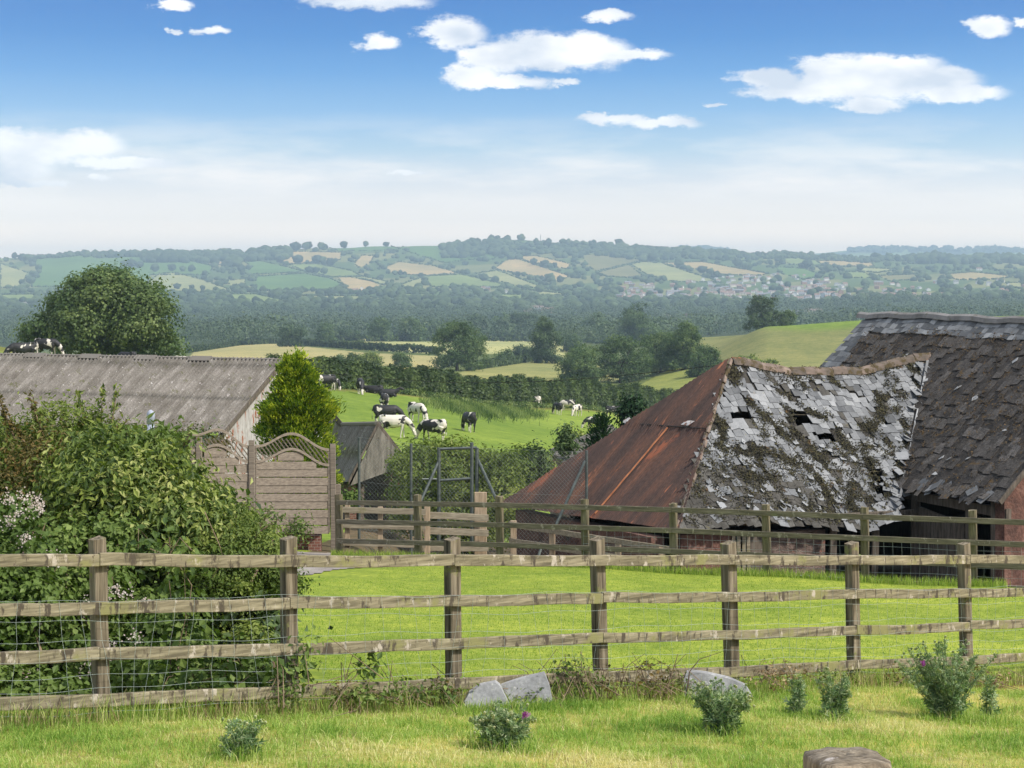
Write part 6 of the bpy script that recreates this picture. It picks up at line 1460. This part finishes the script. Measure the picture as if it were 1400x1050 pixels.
# ------------------------------------------------------------------ grass, weeds, thistles and stones in front
def blades(name, X, Y, h, wd, lm, tone, lean=.35, label=None, kind='stuff', cat='grass', loc=None, parent=None):
    n = len(X); Z = GZ(X, Y); a_ = rng.uniform(0, 6.28, n); D = np.stack([np.cos(a_), np.sin(a_), 0 * a_], -1); L_ = unit(rng.normal(size=(n, 3)) * np.array([1, 1, 0])) * rng.uniform(0, lean, n)[:, None]
    b_ = np.stack([X, Y, Z - .005], -1); w2 = (D * wd[:, None] * .5); m_ = b_ + L_ * h[:, None] * .35 + np.array([0, 0, 1]) * h[:, None] * .55; tp = b_ + L_ * h[:, None] + np.array([0, 0, 1]) * h[:, None] * (1 - .3 * np.linalg.norm(L_, axis=1))[:, None]
    V = np.stack([b_ - w2, b_ + w2, m_ - w2 * .8, m_ + w2 * .8, tp], 1).reshape(-1, 3); i = np.arange(n)[:, None] * 5
    o = put(name, V, [i + np.array([[0, 1, 3, 2]]), i + np.array([[2, 3, 4]])], LM[lm], parent, None if parent else (loc or (float(X.mean()), float(Y.mean()), float(Z.mean()))), tone=np.concatenate([tone, tone]))
    if not parent: tag(o, label, cat, None, kind)
    return o
def noise2(X, Y, s, o=0): return np.array([mnoise.noise(Vector((x * s, y * s, o))) for x, y in zip(X, Y)])
n = 260000; Y = 11.3 + (19.5 - 11.3) * rng.random(n) ** 1.0; X = rng.uniform(-1, 1, n) * (Y * .262 + .4); k = Y < 16.33 + .778 * X + .45; X, Y = X[k], Y[k]
cx_, cy_ = np.round(X / .12) * .12, np.round(Y / .12) * .12
key = (np.round(X / .12).astype(int) * 1000 + np.round(Y / .12).astype(int)); uq, inv = np.unique(key, return_inverse=True); cellx = np.array([(k_ // 1000 if k_ % 1000 < 500 else k_ // 1000 + 1) * .12 for k_ in uq]); cell_n = np.zeros(len(uq)); np.maximum.at(cell_n, inv, 0)
fx_ = np.zeros(len(uq)); fy_ = np.zeros(len(uq)); fx_[inv] = X; fy_[inv] = Y
nb = noise2(fx_, fy_, 1.1)[inv]; nf = noise2(fx_, fy_, 5.0, 4)[inv]
h = np.clip(.036 + .035 * nb + .05 * nf + rng.exponential(.014, len(X)), .014, .15); tone = np.clip(.42 - .55 * nb - .35 * nf + rng.normal(0, .22, len(X)), 0, 1)
dry_ = noise2(fx_, fy_, .8, 12)[inv]; kp = (dry_ < .22) | (rng.random(len(X)) < .45); tone = np.clip(tone + np.clip(dry_ - .12, 0, 1) * 1.6, 0, 1); X, Y, h, tone = X[kp], Y[kp], h[kp], tone[kp]
blades('rough_grass', X, Y, h, rng.uniform(.003, .0055, len(X)), 'grass', tone, 1.5, 'rough tufted meadow grass in the foreground')
n = 7000; Y = rng.uniform(11.5, 19, n); X = rng.uniform(-1, 1, n) * (Y * .262 + .3); k = Y < 16.33 + .778 * X + .1; X, Y = X[k], Y[k]; kk = noise2(X, Y, 1.7, 8) > .05; X, Y = X[kk], Y[kk]
blades('seeding_grass', X, Y, rng.uniform(.05, .15, len(X)), np.full(len(X), .003), 'dry', rng.random(len(X)), 1.3, 'thin straw-coloured seed stalks in the foreground grass')
n = 200000; Y = 14.5 + 23 * rng.random(n) ** 1.3; X = rng.uniform(-1, 1, n) * (Y * .262 + .4); k = (Y > 16.33 + .778 * X + .4) & (Y < 35.97 - .463 * X - .05) & ~((X < -2.2) & (Y > 31.5)) & ~((X < -1.4 - .1 * (Y - 15)) & (Y < 19)); X, Y = X[k], Y[k]
blades('lawn_grass', X, Y, rng.uniform(.015, .038, len(X)), rng.uniform(.004, .008, len(X)), 'lawn', np.clip(.45 + .5 * noise2(X, Y, .55, 3) + .35 * noise2(X, Y * .6, 2.2, 6) + rng.normal(0, .2, len(X)), 0, 1), 1.1, 'short bright mown grass of the lawn')
n = 9000; s_ = rng.uniform(-3.4, 8, n); X = s_; Y = 35.97 - .463 * X - .12 + rng.normal(0, .10, n); blades('fence_foot_grass', X, Y, rng.uniform(.05, .2, n), rng.uniform(.006, .01, n), 'lawn', rng.random(n), .6, 'longer grass along the foot of the rear fence')
# dead stalks and low weeds along the foot of the front fence
n = 6500; X = rng.uniform(-4.6, 5.4, n); Y = 16.33 + .778 * X + rng.normal(.02, .16, n); kk = noise2(X, Y, 1.3, 2) > -.12; X, Y = X[kk], Y[kk]
blades('dead_stalks', X, Y, rng.uniform(.05, .22, len(X)), np.full(len(X), .0035), 'dry', rng.random(len(X)), 1.1, 'brown dead stalks along the foot of the front fence')
n = 9000; X = rng.uniform(-4.6, 5.4, n); Y = 16.33 + .778 * X + rng.normal(.0, .12, n); blades('fence_line_grass', X, Y, rng.uniform(.06, .26, len(X)), np.full(len(X), .0045), 'grass', rng.random(len(X)), .7, 'uncut grass tufts under the bottom rail')
def weed(x, y, d, w_, h_, lab, lm='bramble', ncl=26, size=.06, name='weed_clump', dead=12):
    q = P(x, y, d); root = bush(name, lab, 'weed', [pb(x, y, d, w_, h_, w_ * d / F * .5)], ncl, 9, .05, size, lm, .6, .3, twigs=dead, tw=.3)
    return root
fd = lambda x: 16.33 / (1 - .778 * (x - 700) / F)
weed(780, 928, fd(780) - .1, 42, 32, 'tangle of dead and green bramble left of the fourth post', 'bramble', 22, .05, 'bramble_tangle', 30)
weed(890, 930, fd(890) - .1, 55, 26, 'arching brown bramble stems at the foot of the fence beside the right slab', 'brown', 16, .045, 'bramble_tangle', 36)
weed(590, 950, fd(590) - .1, 45, 18, 'low green weeds under the fence left of the split slab', 'bramble', 26, .05)
weed(480, 955, fd(480) - .1, 60, 16, 'low leafy weeds under the bottom rail left of centre', 'bramble', 24, .055)
weed(418, 905, fd(418) - .05, 12, 40, 'small leafy sprig beside the second post', 'bramble', 10, .06, dead=4)
weed(505, 915, fd(505) - .0, 14, 16, 'small sprig of rounded leaves over the bottom rail', 'bramble', 6, .07, dead=5)
weed(1050, 925, fd(1050) - .1, 60, 12, 'thin reddish weeds under the fence left of the sixth post', 'dry', 22, .04, dead=14)
weed(1345, 930, fd(1345) - .1, 50, 10, 'dry reddish weeds under the fence at the right edge', 'dry', 18, .04, dead=10)
weed(725, 960, fd(725) - .35, 26, 8, 'bright green grass tuft at the right slab edge', 'bush', 16, .04, dead=3)
mb = MB()
for _ in range(36):
    x = random.uniform(730, 960); d_ = fd(x) - .1; q = np.array(G(x, d_)); tip = q + np.array([random.uniform(-.35, .35), random.uniform(-.1, .1), random.uniform(.1, .42)]); m_ = (q + tip) / 2 + np.array([random.uniform(-.08, .08), 0, .1]); mb.tube([q, m_, tip, tip + (tip - m_) * .3 + np.array([0, 0, -.06])], [.004, .003, .002, .001], 4)
x0 = G(938, fd(938) - .15); mb.tube([x0, x0 + Vector((.03, 0, .25)), x0 + Vector((.12, 0, .36)), x0 + Vector((.3, 0, .42))], [.008, .006, .004, .002], 5)
tag(mb.build('dead_brambles', mat('dead_bramble_stems', [(.3, (.06, .04, .03)), (.7, (.2, .14, .10))], 20, bump=0), loc=G(850, fd(850))), 'bare brown bramble stems arching between the two slabs', 'bramble')
for i in range(16):
    x = 405 + i * 62 + random.uniform(-20, 20)
    if 620 < x < 770 or 920 < x < 1040: continue
    weed(x, 950 - (x - 400) * .028 + random.uniform(-4, 4), fd(x) - random.uniform(.05, .3), random.uniform(18, 34), random.uniform(7, 15), ['ragged green weeds at the foot of the front fence', 'brownish weeds at the foot of the front fence'][i % 2], ['bramble', 'brown'][i % 2], [13, 7][i % 2], .035, dead=8)['group'] = ['green weeds under the front fence', 'brown weeds under the front fence'][i % 2]
# stone slabs leaning at the fence
slab_m = mat('weathered_slab', [(.3, (.17, .17, .172)), (.5, (.29, .29, .295)), (.72, (.45, .45, .44))], 3.5, detail=8, bump=.5, bdist=.01, fine=(40, .2), blotch=[(6, .62, (.55, .54, .50)), (3, .66, (.17, .17, .13))])
def slab(label, outline, d, lean, thick=.05):
    outline = [(x + random.uniform(-1.5, 1.5), y + 3 + random.uniform(-1, 1)) for x, y in outline]
    pts = [P(x, y, d) for x, y in outline]; zb = min(p.z for p in pts); n = len(pts); ring = []
    for p in pts: ring.append(Vector((p.x, d + (p.z - zb) * lean, p.z)))
    V = [tuple(p) for p in ring] + [tuple(p + Vector((0, thick, .012))) for p in ring]; c0 = sum(ring, Vector()) / n; V.append(tuple(c0 + Vector((0, -.003, 0)))); V.append(tuple(c0 + Vector((0, thick, 0))))
    f4 = [(i, n + i, n + (i + 1) % n, (i + 1) % n) for i in range(n)]; f3 = [(i, (i + 1) % n, 2 * n) for i in range(n)] + [(n + (i + 1) % n, n + i, 2 * n + 1) for i in range(n)]
    return tag(put('stone_slab', V, [np.array(f4), np.array(f3)], slab_m, None, (c0.x, c0.y, zb)), label, 'slab')
slab('pale grey slab leaning by the fence, left half of a split pair', [(633, 962), (640, 948), (655, 938), (678, 935), (684, 939), (700, 968), (690, 976), (650, 972)], fd(670) - .42, .45)
slab('pale grey slab with a square corner, right half of a split pair', [(685, 938), (712, 930), (744, 923), (750, 938), (756, 956), (728, 962), (704, 968), (694, 950)], fd(720) - .34, .45)
slab('long grey wedge-shaped slab with a curved edge left of the fifth post', [(934, 934), (940, 919), (968, 922), (1000, 928), (1020, 938), (1030, 950), (1000, 958), (962, 962), (938, 958)], fd(980) - .4, .45)
lg = P(1205, 932, fd(1205) + .25); mb = MB(); mb.tube([lg + Vector((-.22, 0, 0)), lg + Vector((-.05, 0, .01)), lg + Vector((.12, .02, 0)), lg + Vector((.24, .03, -.02))], [.05, .06, .055, .03], 9)
tag(mb.build('dead_log', mat('reddish_log', [(.3, (.14, .07, .05)), (.7, (.42, .30, .22))], 9, stretch=(1, 5, 5), bump=.6), loc=(lg.x, lg.y, gz(lg.x, lg.y))), 'short reddish log on the ground behind the sixth post', 'log')
Xs, Ys = [], []
for xa, xb, dd0 in ((628, 765, .52), (925, 1040, .5)):
    x = rng.uniform(xa, xb, 900); d_ = 16.33 / (1 - .778 * (x - 700) / F) - dd0 - rng.exponential(.05, 900); Xs.append((x - 700) / F * d_); Ys.append(d_)
for tx, ty in ((690, 1026), (988, 1005), (1138, 985), (1296, 985), (330, 1036), (1345, 990)):
    ds = np.linspace(9, 30, 2000); gy = HOR - F * GZ((tx - 700) / F * ds, ds) / ds; d0 = float(ds[(gy <= ty).argmax()]); Xs.append((tx - 700) / F * d0 + rng.normal(0, .13, 500)); Ys.append(d0 + rng.normal(0, .12, 500))
X, Y = np.concatenate(Xs), np.concatenate(Ys)
blades('tuft_grass', X, Y, rng.uniform(.05, .15, len(X)), rng.uniform(.003, .006, len(X)), 'grass', np.clip(rng.normal(.3, .3, len(X)), 0, 1), .9, 'longer grass tufts round the slabs and thistles')
# thistles
def thistle(x, ybase, ytop, wpx, d, n, label, flowers=()):
    q = G(x, d); k = d / F; H = (ybase - ytop) * k; W_ = wpx * k * .56; root = thing('thistle', q, label, 'thistle', 'thistles in the foreground grass')
    st, Cc, Dd, Sz, Bd = MB(), [], [], [], []
    for i in range(n):
        a_ = rng.uniform(0, 6.28); rr_ = rng.uniform(.05, 1) ** .7; top = np.array([q.x + math.cos(a_) * W_ * rr_, q.y + math.sin(a_) * W_ * .6 * rr_, q.z + H * rng.uniform(.55, 1.0) * (1.05 - .28 * rr_)]); b0_ = np.array(q) + np.array([math.cos(a_) * .06, math.sin(a_) * .05, 0]) * rr_
        m_ = b0_ * .5 + top * .5 + np.array([-math.cos(a_) * .02, 0, .03]); pts = np.array([b0_, b0_ * .6 + m_ * .4, m_, m_ * .4 + top * .6, top]); st.tube(pts, [.006, .005, .004, .003, .002], 4)
        nl = int(26 + H * 34); f = rng.random(nl) ** .9; pp = np.array([np.interp(f, np.linspace(0, 1, 5), pts[:, j]) for j in range(3)]).T; dr = unit(rng.normal(size=(nl, 3)) * np.array([1, 1, .3]) + np.array([0, 0, .55])); L_ = rng.uniform(.05, .13, nl) * (1.15 - .75 * f)
        Cc.append(pp + dr * L_[:, None] * .5); Dd.append(dr); Sz.append(L_)
        for _ in range(rng.integers(1, 4)): Bd.append(top + rng.normal(0, .018, 3))
    st.build('stems', mat('thistle_stem', [(.3, (.10, .14, .06)), (.7, (.2, .25, .12))], 20, bump=0) if 'thistle_stem' not in MATS else MATS['thistle_stem'], root)
    Cc, Dd, Sz = np.concatenate(Cc), np.concatenate(Dd), np.concatenate(Sz); N_l = unit(np.cross(Dd, rng.normal(size=Cc.shape)))
    # each leaf as a midrib blade with two pairs of spiny lobes
    V1, f1, t1 = leaf_geo(Cc, N_l, Sz, .16, .05, None, 0, Dd); parts = [(V1, f1, t1)]; Wd = unit(np.cross(Dd, N_l))
    for s_ in (-1, 1):
        for off in (-.2, .1):
            c2 = Cc + Dd * Sz[:, None] * off + Wd * s_ * Sz[:, None] * .16; parts.append(leaf_geo(c2, N_l, Sz * .42, .3, .03, None, 0, unit(Dd * .6 + Wd * s_)))
    V = np.concatenate([p[0] for p in parts]); f = []; tt = []; n0 = 0
    for p in parts: f.append(p[1] + n0); tt.append(p[2]); n0 += len(p[0])
    put('leaves', V, np.concatenate(f), LM['thistle'], root, tone=np.concatenate(tt))
    mb = MB(); bv, bf = blob_mesh(3, 1); bn_ = unit(rng.normal(size=(1, 3)))
    for b_ in Bd:
        sp = bv.copy(); sp[:, 2] -= .42; kx = 1 + .5 * (np.arange(len(sp)) % 3 == 0); mb.add(np.array(b_) + sp * .020 * kx[:, None], None, bf, t=rng.random())
    mb.build('flower_buds', LM['bud'], root)
    for fx2, fy2 in flowers:
        c0 = np.array(P(fx2, fy2, d - W_ * .4)); C = c0 + rng.normal(0, .010, (60, 3)); D = unit(rng.normal(0, .5, C.shape) + np.array([0, 0, 1])); V, f_, t_ = leaf_geo(C, unit(np.cross(D, rng.normal(size=C.shape))), np.full(60, .03), .2, .02, None, 0, D); put('flower', V, f_, LM['purple'], root, tone=t_)
def gd(x, y): 
    ds = np.linspace(9, 30, 2000); gy = HOR - F * GZ((x - 700) / F * ds, ds) / ds; return float(ds[(gy <= y).argmax()])
thistle(690, 1026, 952, 84, gd(690, 1026), 26, 'bushy grey-green thistle with one purple flower before the split slab', [(718, 977)])
thistle(988, 1005, 925, 92, gd(988, 1005), 30, 'dense dark thistle in front of the long wedge slab')
thistle(1138, 985, 908, 44, gd(1138, 985), 12, 'small slim thistle in front of the sixth post')
thistle(1296, 985, 868, 128, gd(1296, 985), 60, 'tallest thistle, broad with many pale heads and one purple flower, at the right', [(1262, 907)])
thistle(330, 1036, 975, 60, gd(330, 1036), 9, 'sparse low thistle at the left of the foreground grass')
thistle(1092, 978, 918, 26, gd(1092, 978), 4, 'thin thistle stalk between the dense dark one and the slim one')
thistle(1352, 982, 912, 30, gd(1352, 982), 4, 'loose thistle stems leaning out on the right of the tallest thistle')
# near post in the bottom right corner
d = 4.1; q = P(1158, 1032, d); hw = .078; np_m = mat('old_grey_post_wood', [(.25, (.085, .065, .045)), (.5, (.20, .165, .12)), (.8, (.38, .33, .26))], 1.0, detail=9, stretch=(14, 50, 6), bump=.9, bdist=.01, fine=(4, .35), blotch=[(16, .6, (.45, .41, .38)), (9, .62, (.075, .06, .05))])
n = 22; th = np.linspace(0, 2 * math.pi, n + 1)[:-1]; V = []; rings = [(-1.4, 1.0), (-.06, 1.0), (-.012, .995), (-.003, .96), (.002, .70), (.005, .36), (.004, .06)]
for dz, k in rings:
    for a_ in th:
        r_ = 1 / max(abs(math.cos(a_)), abs(math.sin(a_))) ** .90; aa = a_ + R(14); wb = 1 + .03 * math.sin(a_ * 5) + (.03 * math.sin(a_ * 9 + dz * 90) if dz > -.1 else 0)
        V.append((q.x + math.cos(aa) * r_ * hw * k * wb, q.y + math.sin(aa) * r_ * hw * k * wb, q.z + dz * 1.2 + rng.normal(0, .0016)))
f = [(i * n + j, i * n + (j + 1) % n, (i + 1) * n + (j + 1) % n, (i + 1) * n + j) for i in range(len(rings) - 1) for j in range(n)]
k0 = (len(rings) - 1) * n; f3 = [(k0, k0 + j, k0 + j + 1) for j in range(1, n - 1)]
tag(put('wooden_post', V, [np.array(f), np.array(f3)], np_m, None, (q.x, q.y, gz(q.x, q.y)), smooth=True), 'weathered top of a near wooden post at the bottom right', 'post')

# ------------------------------------------------------------------ haze
hzm = bpy.data.materials.new('haze'); hzm.use_nodes = True; t = hzm.node_tree; t.nodes.clear()
o = nd(t, 'ShaderNodeOutputMaterial'); v = nd(t, 'ShaderNodeVolumePrincipled'); v.inputs['Color'].default_value = (.62, .84, 1.0, 1); v.inputs['Density'].default_value = 1.45e-4; v.inputs['Anisotropy'].default_value = 0.0
t.links.new(v.outputs[0], o.inputs['Volume'])
X0, Y0, Y1, Z0, Z1 = 5800, -60, 13200, ZMIN - 1, 200
V = [(x, y, z) for x in (-X0, X0) for y in (Y0, Y1) for z in (Z0, Z1)]
hz = put('haze', V, np.array([(0, 1, 3, 2), (4, 6, 7, 5), (0, 4, 5, 1), (2, 3, 7, 6), (0, 2, 6, 4), (1, 5, 7, 3)]), hzm, None, (0, 0, Z0))
tag(hz, 'pale summer haze filling the valley', 'haze', None, 'stuff')
